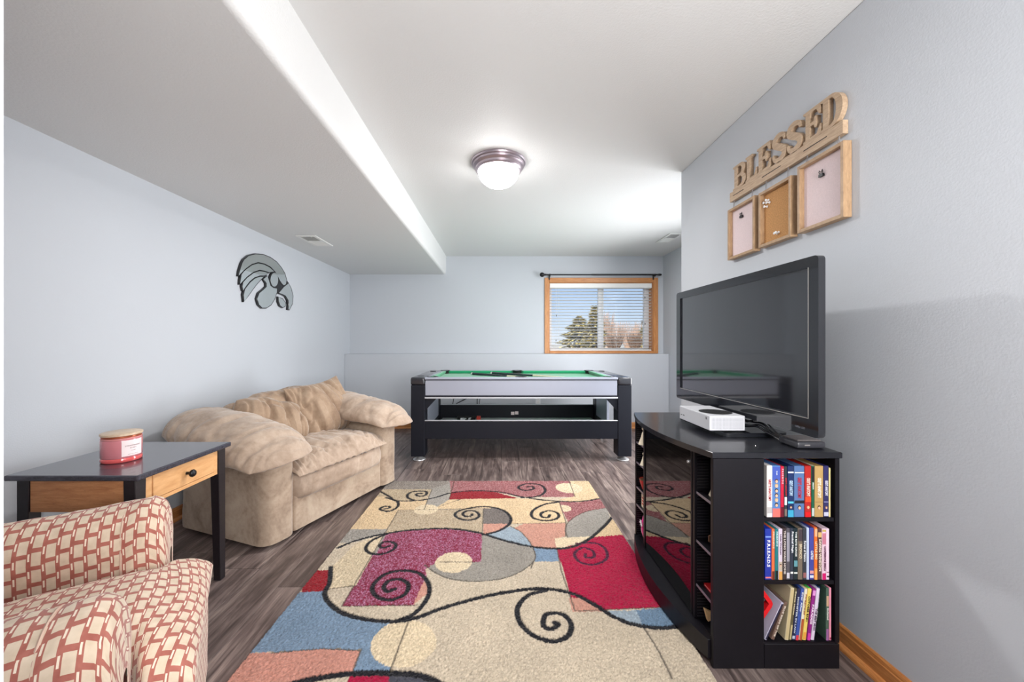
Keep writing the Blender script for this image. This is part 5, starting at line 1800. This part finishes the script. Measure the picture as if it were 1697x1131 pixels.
def rr_rect(x0, x1, z0, z1, r, n=6):
    p = []
    for cx_, cz_, a0_ in ((x1 - r, z1 - r, 0), (x0 + r, z1 - r, 90), (x0 + r, z0 + r, 180), (x1 - r, z0 + r, 270)):
        for k in range(n + 1):
            t = math.radians(a0_ + 90 * k / n)
            p.append((cx_ + r * math.cos(t), cz_ + r * math.sin(t)))
    return p


outer, inner = rr_rect(-TW, TW, z0_, z1_, 0.016), rr_rect(-TW + bw, TW - bw, z0_ + bb, z1_ - bt, 0.001)
o1 = [bm.verts.new((p[0], 0.012, p[1])) for p in outer]
o2 = [bm.verts.new((p[0], -0.012, p[1])) for p in outer]
i1 = [bm.verts.new((p[0], 0.012, p[1])) for p in inner]
i2 = [bm.verts.new((p[0], 0.004, p[1])) for p in inner]
m = len(outer)
for k in range(m):
    j = (k + 1) % m
    for a, b in ((o1, o2), (i1, o1), (i2, i1)):
        bm.faces.new((a[k], a[j], b[j], b[k]))
bm.faces.new(o2)
finish(bm, 'bezel', MAT['gloss'], tv, False, False)
box('screen', MAT['screen'], tv, -TW + bw - 0.002, TW - bw + 0.002, 0.0005, 0.0042, z0_ + bb - 0.002, z1_ - bt + 0.002, 0, 1, False)
MAT['silver_line'] = plain('silver_line', srgb(190, 186, 182), 0.3, 0.6)
bm = bx(bmesh.new(), -TW + bw - 0.001, TW - bw, 0.0122, 0.0132, z0_ + bb - 0.004, z0_ + bb - 0.0015)
bx(bm, -TW + bw - 0.0035, -TW + bw - 0.0012, 0.0122, 0.0132, z0_ + bb - 0.004, z1_ - bt)
finish(bm, 'bezel_trim', MAT['silver_line'], tv, False, False)
bm = prism(bmesh.new(), [(-0.46, z0_ + 0.03), (0.46, z0_ + 0.03), (0.46, z1_ - 0.03), (-0.46, z1_ - 0.03)], lambda p, h: Vector((p[0] * (1 if h > -0.05 else 0.86), h, 0.38 + (p[1] - 0.38) * (1 if h > -0.05 else 0.82))), -0.075, -0.0125)
finish(bm, 'back_shell', MAT['matte'], tv, False, False)
box('neck', MAT['gloss'], tv, 0.0, 0.14, -0.064, -0.036, 0.0185, 0.16, 0.004, 2, False)
bm = bmesh.new()
bsp = rr_rect(-0.185, 0.22, -0.135, 0.135, 0.02)
prism(bm, bsp, lambda p, h: Vector((p[0], p[1], h)), 0.0008, 0.018)
bmesh.ops.bevel(bm, geom=[e for e in bm.edges if e.calc_face_angle(0) > 0.7], offset=0.003, segments=2, affect='EDGES')
finish(bm, 'stand_base', MAT['gloss'], tv, False, False)
MAT['faint'] = plain('faint_print', srgb(110, 112, 120), 0.4)
me_, w_ = text_mesh('1080p LCD', 0.010, 0.0002)
me_.transform(Matrix.Translation((-TW + 0.10, 0.0128, z0_ + 0.018)) @ frame3((0, 0, 0), (-1, 0, 0), (0, 0, 1)))
me_.materials.append(MAT['faint'])
o_ = bpy.data.objects.new('lettering', me_)
COL.objects.link(o_)
o_.parent = tv

# game console lying on the television's foot
gx0, gx1, gy0, gy1, gz0, gz1 = 0.889, 1.040, 1.640, 1.915, SZ + 0.0190, SZ + 0.086
gc = thing('game_console', 'white game console with a round black vent in front of the television', 'console', ((gx0 + gx1) / 2, (gy0 + gy1) / 2, gz0))
MAT['console'] = plain('console_white', srgb(206, 207, 212), 0.4)
body = box('body', MAT['console'], gc, gx0, gx1, gy0, gy1, gz0 + 0.004, gz1, 0.003, 2)
for x in (gx0 + 0.02, gx1 - 0.02):
    for y in (gy0 + 0.03, gy1 - 0.03):
        pass
finish(bx(bmesh.new(), gx1 - 0.075, gx1 - 0.015, gy0 + 0.04, gy1 - 0.04, gz0, gz0 + 0.0038, 0.001), 'foot', MAT['matte'], gc)
vx, vy = (gx0 + gx1) / 2 + 0.003, gy0 + 0.098
vt = finish(lathe(bmesh.new(), [(0.0665, 0.0003), (0.067, 0.0012), (0.064, 0.0016), (0.0, 0.0016)], (vx, vy, gz1), 48), 'vent', MAT['matte'], gc, True, angle=40)
MAT['vent_hole'] = plain('vent_hole', (0.003, 0.003, 0.003, 1), 0.6)
bm = bmesh.new()
for i in range(-9, 10):
    for j in range(-9, 10):
        q = (i * 0.0064 + (0.0032 if j % 2 else 0), j * 0.0064)
        if math.hypot(*q) < 0.060:
            bx(bm, vx + q[0] - 0.0018, vx + q[0] + 0.0018, vy + q[1] - 0.0018, vy + q[1] + 0.0018, gz1 + 0.0017, gz1 + 0.0019)
h_ = finish(bm, 'vent_holes', MAT['vent_hole'], vt)
h_['kind'] = 'stuff'
bm = bmesh.new()
MAT['grille'] = plain('grille_grey', srgb(150, 150, 158), 0.5)
for i in range(26):
    for j in range(9):
        xx, z_ = gx0 + 0.010 + i * 0.0052, gz0 + 0.0135 + j * 0.0053
        bx(bm, xx, xx + 0.0024, gy0 - 0.0004, gy0 + 0.0002, z_, z_ + 0.0026)
h_ = finish(bm, 'side_grille', MAT['grille'], gc)
h_['kind'] = 'stuff'
bt_ = finish(lathe(bmesh.new(), [(0.0055, 0.0), (0.0055, -0.0008), (0.0, -0.001)], (gx0 - 0.0002, gy0 + 0.027, gz1 - 0.014), 20, 'X'), 'power_button', MAT['matte'], gc, True)
for rt in (45, -45):
    bm = bx(bmesh.new(), -0.0004, 0.0002, -0.0005, 0.0005, -0.0042, 0.0042)
    bm.transform(Matrix.Translation((gx0 - 0.0014, gy0 + 0.027, gz1 - 0.014)) @ Matrix.Rotation(math.radians(rt), 4, 'X'))
    finish(bm, 'cross_mark', MAT['console'], bt_)
for y, h2 in ((gy1 - 0.022, 0.003), (gy1 - 0.045, 0.004)):
    box('port', MAT['matte'], gc, gx0 - 0.0006, gx0 - 0.0001, y - 0.006, y + 0.006, gz0 + 0.026, gz0 + 0.026 + h2, 0)

# cable box at the near end of the stand
cb = thing('cable_box', 'small dark grey cable box at the near end of the stand top', 'set top box', (1.165, 1.49, SZ))
MAT['box_grey'] = plain('box_grey', srgb(58, 58, 64), 0.3, coat=0.3)
MAT['box_top'] = plain('box_top', srgb(112, 106, 106), 0.4)
bm = bx(bmesh.new(), 1.108, 1.215, 1.440, 1.540, SZ + 0.001, SZ + 0.026, 0.006, 2)
finish(bm, 'body', MAT['box_grey'], cb, True, angle=50)
finish(bx(bmesh.new(), 1.116, 1.207, 1.450, 1.532, SZ + 0.0262, SZ + 0.031, 0.003, 1), 'lid', MAT['box_top'], cb)
box('badge', MAT['silver_line'], cb, 1.135, 1.155, 1.4390, 1.4396, SZ + 0.012, SZ + 0.016, 0)
rnd = random.Random(4)
cblab = ('thick black cable coiled behind the game console', 'thin black cable running from the console to the cable box', 'black cable looping over the television foot', 'black cable nearest the cable box')
for k, lab in enumerate(cblab):
    pts = []
    n_ = 9
    for i in range(n_):
        s = i / (n_ - 1)
        pts.append((1.050 + 0.0125 * k + 0.075 * s * s, 1.93 - 0.385 * s, SZ + 0.026 + 0.006 * k + (0.016 if 0 < i < n_ - 1 else 0.0) * rnd.random()))
    pts = [(p[0], p[1], max(p[2], SZ + 0.026) if p[1] > 1.60 else max(SZ + 0.009, SZ + 0.026 - (1.60 - p[1]) * 0.4)) for p in pts]
    pts = catmull(pts, 6)
    t = thing('power_cable', lab, 'cable', pts[0], 0, 'cables on the stand top')
    finish(tube(bmesh.new(), pts, 0.0035 if k % 2 else 0.0048, 8), 'lead', MAT['gloss'], t, True)
    q = Vector(pts[len(pts) // 2])
    finish(bx(bmesh.new(), q.x - 0.0048, q.x + 0.0048, q.y - 0.012, q.y + 0.012, q.z - 0.005, q.z + 0.007, 0.002), 'cable_tie', MAT['matte'], t)

# ================================================================== WALL SIGN, BOARDS AND EMBLEM
MAT['sign'] = wood('weathered_oak_sign', srgb(164, 138, 112), srgb(196, 170, 142), (8, 2.0, 16), 0.5, srgb(136, 112, 90), 0.06)
MAT['fr_wood'] = wood('light_frame_wood', srgb(152, 122, 92), srgb(182, 150, 116), (12, 3, 3), 0.45)
MAT['felt_pink'] = plain('pink_linen', srgb(222, 204, 206), 0.9, grain=0.06, grain_scale=260)
MAT['cork'] = plain('cork', srgb(188, 140, 90), 0.9, grain=0.25, grain_scale=220)
MAT['twine'] = plain('grey_twine', srgb(150, 146, 146), 0.8)
YS = 2.205                      # far (left) end of the sign
XF, XBK = XR - 0.022, XR - 0.0015
sg = thing('wall_sign', 'wooden cut out sign reading BLESSED on the right wall', 'sign', (XR, 1.84, 2.0))


def sconv(p, h):
    """p: metres to the right along the wall and up; h: out of the wall"""
    return Vector((h, YS - p[0], p[1]))


prism_bar = prism(bmesh.new(), [(0.0, 1.984), (0.727, 1.984), (0.727, 2.036), (0.0, 2.036)], sconv, XF, XBK)
finish(prism_bar, 'base_bar', MAT['sign'], sg)
for a, b in ((0.03, 0.125), (0.27, 0.40), (0.535, 0.655)):
    finish(prism(bmesh.new(), [(a, 2.009), (b, 2.009), (b, 2.0125), (a, 2.0125)], sconv, XF - 0.0006, XF + 0.0004), 'slot', MAT['vent_dark'], sg)  # raised dark strip stands for the shade inside a cut slot


def arc(cx_, cz_, rx, rz, a0_, a1_, n=10):
    return [(cx_ + rx * math.cos(math.radians(a0_ + (a1_ - a0_) * k / n)), cz_ + rz * math.sin(math.radians(a0_ + (a1_ - a0_) * k / n))) for k in range(n + 1)]


def sweep(pts, ws):
    P = [np.array(p) for p in pts]
    L, R_l = [], []
    for i, p in enumerate(P):
        d = P[min(i + 1, len(P) - 1)] - P[max(i - 1, 0)]
        d = d / np.linalg.norm(d)
        nn = np.array([-d[1], d[0]])
        L.append(tuple(p + nn * ws[i] / 2))
        R_l.append(tuple(p - nn * ws[i] / 2))
    return L + R_l[::-1]


B_ = ([(0, 0), (0.55, 0)] + arc(0.55, 0.275, 0.40, 0.275, -90, 60) + arc(0.55, 0.755, 0.34, 0.245, -40, 90) + [(0, 1), (0, 0.93), (0.10, 0.90), (0.10, 0.10), (0, 0.07)],
      [[(0.33, 0.10), (0.48, 0.10)] + arc(0.48, 0.285, 0.21, 0.185, -90, 90) + [(0.33, 0.47)], [(0.33, 0.57), (0.48, 0.57)] + arc(0.48, 0.735, 0.17, 0.165, -90, 90) + [(0.33, 0.90)]])
L_ = ([(0, 0), (0.92, 0), (0.95, 0.36), (0.87, 0.36), (0.72, 0.12), (0.36, 0.10), (0.36, 0.90), (0.54, 0.93), (0.54, 1), (0, 1), (0, 0.93), (0.12, 0.90), (0.12, 0.10), (0, 0.07)], [])
E_ = ([(0, 0), (0.90, 0), (0.94, 0.34), (0.86, 0.34), (0.70, 0.11), (0.36, 0.10), (0.36, 0.46), (0.54, 0.46), (0.60, 0.33), (0.68, 0.33), (0.68, 0.70), (0.60, 0.70), (0.54, 0.57), (0.36, 0.56),
       (0.36, 0.90), (0.68, 0.89), (0.82, 0.68), (0.90, 0.68), (0.88, 1), (0, 1), (0, 0.93), (0.12, 0.90), (0.12, 0.10), (0, 0.07)], [])
D_ = ([(0, 0), (0.45, 0)] + arc(0.45, 0.5, 0.50, 0.5, -90, 90, 18) + [(0, 1), (0, 0.93), (0.12, 0.90), (0.12, 0.10), (0, 0.07)],
      [[(0.36, 0.10)] + arc(0.44, 0.5, 0.24, 0.40, -90, 90, 14) + [(0.36, 0.90)]])
sc = catmull([(0.78, 0.70), (0.72, 0.86), (0.50, 0.93), (0.28, 0.86), (0.22, 0.70), (0.40, 0.56), (0.64, 0.43), (0.76, 0.28), (0.68, 0.12), (0.46, 0.06), (0.24, 0.13), (0.15, 0.32)], 5)
sw = [0.09 + 0.15 * math.sin(math.pi * k / (len(sc) - 1)) ** 0.8 for k in range(len(sc))]
S_ = (sweep(sc, sw), [])
for (outl, holes), s0, w in ((B_, 0.030, 0.118), (L_, 0.140, 0.098), (E_, 0.232, 0.108), (S_, 0.330, 0.118), (S_, 0.424, 0.118), (E_, 0.534, 0.100), (D_, 0.622, 0.110)):
    cu = bpy.data.curves.new('letter', 'CURVE')
    cu.dimensions = '2D'
    cu.fill_mode = 'BOTH'
    cu.extrude = (XBK - XF) / 2
    for pl in [outl] + holes:
        sp = cu.splines.new('POLY')
        sp.points.add(len(pl) - 1)
        for q, p in zip(sp.points, pl):
            q.co = (s0 + p[0] * w, 2.0365 + p[1] * 0.132, 0, 1)
        sp.use_cyclic_u = True
    ob = bpy.data.objects.new('letter', cu)
    COL.objects.link(ob)
    dg = bpy.context.evaluated_depsgraph_get()
    dg.update()
    me = bpy.data.meshes.new_from_object(ob.evaluated_get(dg))
    bpy.data.objects.remove(ob)
    M = Matrix(((0, 0, -1, (XF + XBK) / 2), (-1, 0, 0, YS), (0, 1, 0, 0), (0, 0, 0, 1)))
    me.transform(ROOT[sg.name] @ M)
    link(me, 'letter', MAT['sign'], sg)


def board(label, y_far, y_near, z0, z1, sheet, name, clip=None, pins=()):
    """shallow wooden frame hung from the sign; the sheet lies back inside it"""
    t = thing(name, label, 'board', (XR, (y_far + y_near) / 2, z0), 0, 'framed boards hung below the sign')
    xa, xb, w = XR - 0.034, XR - 0.0015, 0.014
    f = 'frame_side'
    box(f, MAT['fr_wood'], t, xa, xb, y_far - w, y_far, z0, z1, 0.001)
    box(f, MAT['fr_wood'], t, xa, xb, y_near, y_near + w, z0, z1, 0.001)
    box(f, MAT['fr_wood'], t, xa, xb, y_near + w, y_far - w, z0, z0 + w, 0.001)
    box(f, MAT['fr_wood'], t, xa, xb, y_near + w, y_far - w, z1 - w, z1, 0.001)
    box('sheet', MAT[sheet], t, xb - 0.012, xb - 0.002, y_near + w, y_far - w, z0 + w, z1 - w, 0)
    xs2 = xb - 0.0121
    for s in (0.16, 0.84):
        yy = y_near + (y_far - y_near) * s
        bm = bmesh.new()
        for d in (-0.005, 0.005):
            tube(bm, [(xa + 0.014, yy + d, z1 - 0.001), (xa + 0.016, yy + d * 0.3, 1.985)], 0.0011, 5)
        finish(bm, 'hanging_cord', MAT['twine'], t)
    if clip:
        yc, zc2 = clip
        bm = prism(bmesh.new(), [(-0.011, -0.006), (0.011, -0.006), (0.009, 0.006), (-0.009, 0.006)], lambda p, h: Vector((h, yc - p[0], zc2 + p[1])), xs2 - 0.010, xs2 - 0.0005)
        for s in (-1, 1):
            tube(bm, [(xs2 - 0.006, yc - s * 0.002, zc2 + 0.006), (xs2 - 0.008, yc - s * 0.010, zc2 + 0.014), (xs2 - 0.008, yc - s * 0.008, zc2 + 0.021), (xs2 - 0.007, yc - s * 0.001, zc2 + 0.012)], 0.0016, 6)
        finish(bm, 'bulldog_clip', MAT['black_metal'], t)
    for yp, zp in pins:
        finish(lathe(bmesh.new(), [(0.0055, 0.0), (0.006, -0.002), (0.003, -0.004), (0.0028, -0.010), (0.0055, -0.013), (0.006, -0.016), (0.0, -0.0165)], (xs2 - 0.0005, yp, zp), 12, 'X'), 'push_pin', MAT['white'], t, True, angle=40)


board('small framed pink board with a black clip, furthest along under the sign', 2.208, 1.976, 1.654, 1.939, 'felt_pink', 'memo_board', (2.105, 1.872))
board('framed cork board with white push pins between the two pink boards', 1.944, 1.728, 1.658, 1.933, 'cork', 'cork_board', None, ((1.913, 1.876), (1.890, 1.870), (1.897, 1.884), (1.908, 1.856), (1.828, 1.706), (1.838, 1.704)))
board('framed pink board with a black clip, nearest under the D of the sign', 1.690, 1.462, 1.659, 1.950, 'felt_pink', 'memo_board', (1.580, 1.868))

em = thing('wall_emblem', 'mirrored bird head emblem with black edges on the left wall', 'wall decor', (XL, 2.7, 1.5))
MAT['mirror'] = plain('mirror', (0.80, 0.84, 0.83, 1), 0.015, 1.0)
MAT['em_black'] = plain('emblem_black', (0.010, 0.010, 0.012, 1), 0.3)
PIECES = [
    [(185, 500), (198, 440), (215, 380), (235, 320), (265, 265), (330, 212), (430, 186), (540, 192), (650, 236), (740, 300), (810, 385), (860, 470), (885, 560), (875, 620), (845, 640), (815, 615), (785, 570), (760, 520), (715, 440), (650, 372), (560, 325), (470, 305), (380, 332), (290, 395), (235, 450)],
    [(205, 620), (213, 560), (226, 480), (255, 440), (300, 400), (380, 343), (470, 317), (560, 336), (640, 378), (705, 438), (630, 452), (560, 428), (490, 416), (400, 445), (310, 512), (250, 575)],
    [(250, 712), (240, 650), (250, 590), (310, 526), (400, 458), (490, 428), (560, 440), (622, 462), (560, 498), (500, 497), (420, 522), (350, 578), (290, 655)],
    [(265, 872), (258, 770), (278, 690), (350, 597), (420, 537), (500, 510), (552, 513), (505, 560), (450, 620), (390, 700), (330, 785)],
    [(604, 500), (548, 545), (590, 605), (592, 655), (545, 700), (485, 748), (455, 830), (480, 915), (530, 963), (590, 963), (660, 918), (713, 830), (743, 740), (745, 682), (690, 672), (650, 640), (630, 570)],
    arc(706, 555, 58, 104, 0, 345, 23),
    [(772, 748), (840, 662), (913, 605), (950, 680), (978, 790), (970, 900), (925, 990), (907, 985), (915, 920), (905, 850), (870, 790), (820, 765)],
    [(765, 805), (830, 835), (868, 890), (866, 935), (830, 958), (790, 930), (768, 870)],
]


def em_pt(p, out):
    w = on_x(370 + p[0] / 8.7, 400 + p[1] / 8.7, XL)
    return Vector((XL + out, w.y, w.z))


def grow(poly, d):
    P = np.array(poly, float)
    n = len(P)
    area = 0.5 * sum(P[i][0] * P[(i + 1) % n][1] - P[(i + 1) % n][0] * P[i][1] for i in range(n))
    out = []
    for i in range(n):
        e1, e2 = P[i] - P[i - 1], P[(i + 1) % n] - P[i]
        n1 = np.array([e1[1], -e1[0]]) / (np.linalg.norm(e1) + 1e-9)
        n2 = np.array([e2[1], -e2[0]]) / (np.linalg.norm(e2) + 1e-9)
        b = n1 + n2
        L = np.linalg.norm(b)
        b = b / L if L > 0.35 else n1
        out.append(tuple(P[i] + b * d * (1 if area > 0 else -1)))
    return out


def fill_poly(poly, h0, h1):
    cu = bpy.data.curves.new('outline', 'CURVE')
    cu.dimensions = '2D'
    cu.fill_mode = 'BOTH'
    sp = cu.splines.new('POLY')
    sp.points.add(len(poly) - 1)
    for q, p in zip(sp.points, poly):
        w = em_pt(p, 0)
        q.co = (w.y, w.z, 0, 1)
    sp.use_cyclic_u = True
    cu.extrude = (h1 - h0) / 2
    ob = bpy.data.objects.new('outline', cu)
    COL.objects.link(ob)
    dg = bpy.context.evaluated_depsgraph_get()
    dg.update()
    me = bpy.data.meshes.new_from_object(ob.evaluated_get(dg))
    bpy.data.objects.remove(ob)
    me.transform(ROOT[em.name] @ Matrix(((0, 0, 1, XL + (h0 + h1) / 2), (1, 0, 0, 0), (0, 1, 0, 0), (0, 0, 0, 1))))
    return me


for pc in PIECES:
    link(fill_poly(grow(pc, 9), 0.0015, 0.018), 'backing', MAT['em_black'], em)
    link(fill_poly(grow(pc, -3.0), 0.0182, 0.0212), 'mirror_piece', MAT['mirror'], em)
link(fill_poly([(762, 560), (790, 580), (815, 620), (850, 650), (890, 560), (920, 600), (840, 665), (770, 750), (745, 760), (745, 670), (690, 670), (740, 640)], 0.0015, 0.0165), 'backing', MAT['em_black'], em)
